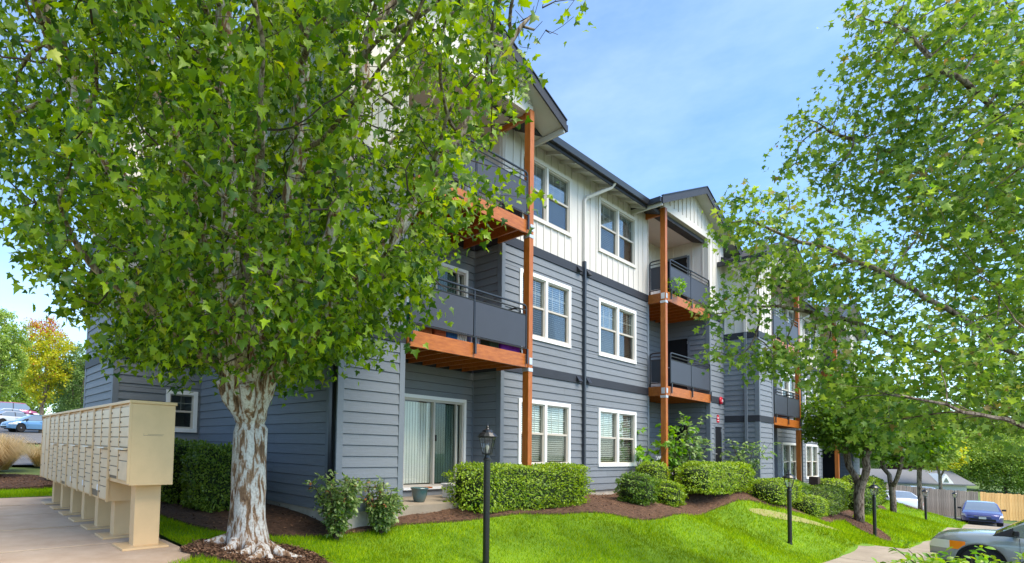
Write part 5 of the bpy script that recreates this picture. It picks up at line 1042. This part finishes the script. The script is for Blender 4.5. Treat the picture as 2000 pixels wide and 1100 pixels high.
car('white car behind the silver sedan at the left edge', lc(20, 828, 59), R(20), 'carwhite'); van = ((-2.3, 1.0), (-2.2, 1.1), (.9, 1.1), (1.5, 1.05), (2.0, .95), (2.22, .8), (2.3, .6))
car('plum red minivan farthest back in the left car park', lc(30, 822, 66), R(10), 'carred', zt=van, roof=(1.6, .8, -1.9, -2.25, 1.95)); 
# ------------------------------------------------------------------ beyond
def bgt(name, label, px, py, D, hh, cr, leaf, n=160, per=7, size=.34, sq=.9, kind='kite', cz=None, th=None, bark='barkgrey'):
    p = at(px, py, D); th = th or hh*.28; cz = cz or hh*.6
    return small_tree(name, label, p.x, p.y, th, cr, cz, 3, 0, leaf, n, size, kind, r0=.16, per=per, sq=sq, infl=9, kill=cr*.10)
t_ = bgt('autumn_tree', 'upright yellow green tree with orange red top beyond the letterboxes', 80, 830, 44, 8.6, 2.2, 'bgyellow', n=340, per=9, size=.20, sq=1.6, cz=6.1)
fo = [c for c in t_.children if c.name.startswith('foliage')][0]; me = fo.data; zz = np.empty(len(me.vertices)*3, np.float32); me.vertices.foreach_get('co', zz); zz = zz.reshape(-1, 3); me.materials.append(M['bgred']); pz = zz[::4, 2]; zmax = pz.max()
mi = ((rng.random(len(pz)) < np.clip((pz-(zmax-2.6))/2.4, .02, .75)).astype(np.int32)).repeat(2)[:len(me.polygons)]; me.polygons.foreach_set('material_index', mi)
bgt('leafy_tree', 'green tree at the left edge beyond the dry grass', -12, 830, 38, 8.2, 1.9, 'bggreen', n=320, per=9, size=.20, sq=1.7, cz=6.0)
bgt('leafy_tree', 'darker green tree between the autumn tree and the building', 152, 840, 46, 6.6, 2.1, 'bgdark', n=300, per=9, size=.19, sq=1.5, cz=4.9)
bgt('leafy_tree', 'pale green tree far behind the left car park', 40, 830, 85, 8.0, 5, 'bggreen', n=240, size=.5)
bgt('leafy_tree', 'dark tree far behind beside the building edge', 150, 835, 80, 8.0, 4.6, 'bgdark', n=240, size=.5)
for nm, lb, px, D, hh, cr, lf, n in (('leafy_tree', 'large light green tree rising behind the new cedar fence', 1965, 70, 9.0, 4.6, 'bggreen', 420), ('leafy_tree', 'light green tree left of the largest one behind the fence', 1880, 72, 8.0, 3.6, 'bggreen', 340), ('leafy_tree', 'bright tree at the right edge behind the fence', 2050, 68, 9.5, 5.0, 'bggreen', 300),
    ('yellow_tree', 'yellow green tree above the grey fence', 1838, 66, 7.0, 2.3, 'bgyellow', 240), ('plum_tree', 'purple leaved plum tree behind the grey roof', 1765, 92, 9.8, 4.6, 'purple', 340), ('plum_tree', 'second purple leaved tree just left of the first', 1720, 95, 9.0, 4.4, 'purple', 300),
    ('leafy_tree', 'dark green tree behind the building end', 1688, 78, 8.5, 3.4, 'bgdark', 260), ('leafy_tree', 'tall pale tree filling the gap behind the plum trees', 1800, 110, 15, 7, 'bggreen', 380), ('leafy_tree', 'far green tree behind the large light green one', 1930, 105, 15, 7, 'bgdark', 380), ('leafy_tree', 'far green tree beyond the building end', 1640, 100, 14, 6.5, 'bggreen', 280)):
    bgt(nm, lb, px, 985, D, hh, cr, lf, n=n, per=8, size=.30 if D < 90 else .5, cz=hh-cr*.95, th=hh*.25, sq=1.0)
hp = at(1752, 965, 72); hs_ = thing('neighbour_house', 'low house with pale grey roof and a small white dormer behind the grey fence', 'house', (hp.x, hp.y, -5.9), R(-50))
part('wall', MB().box(-5.5, 5.5, -3, 3, 0, 2.9), M['silver'] if False else M['white'], hs_)
part('roof', MB().hexa([(-6, -3.6, 2.7), (6, -3.6, 2.7), (6, 0, 4.3), (-6, 0, 4.3), (-6, -3.6, 2.85), (6, -3.6, 2.85), (6, 0, 4.45), (-6, 0, 4.45)]).hexa([(-6, .002, 4.3), (6, .002, 4.3), (6, 3.6, 2.7), (-6, 3.6, 2.7), (-6, .002, 4.45), (6, .002, 4.45), (6, 3.6, 2.85), (-6, 3.6, 2.85)]), mat('pale_grey_shingle', (.15, .155, .17), .9, var=.12, vscale=9), hs_)
d = part('dormer', MB().hexa([(2.2, -3.5, 2.9), (3.8, -3.5, 2.9), (3.8, -1, 2.9), (2.2, -1, 2.9), (2.99, -3.5, 4.1), (3.01, -3.5, 4.1), (3.01, -.9, 4.1), (2.99, -.9, 4.1)]), M['trimwhite'], hs_); part('window', MB().hexa([(2.7, -3.54, 3.05), (3.3, -3.54, 3.05), (3.3, -3.501, 3.05), (2.7, -3.501, 3.05), (2.98, -3.54, 3.6), (3.02, -3.54, 3.6), (3.02, -3.501, 3.6), (2.98, -3.501, 3.6)]), M['carglass'], d)
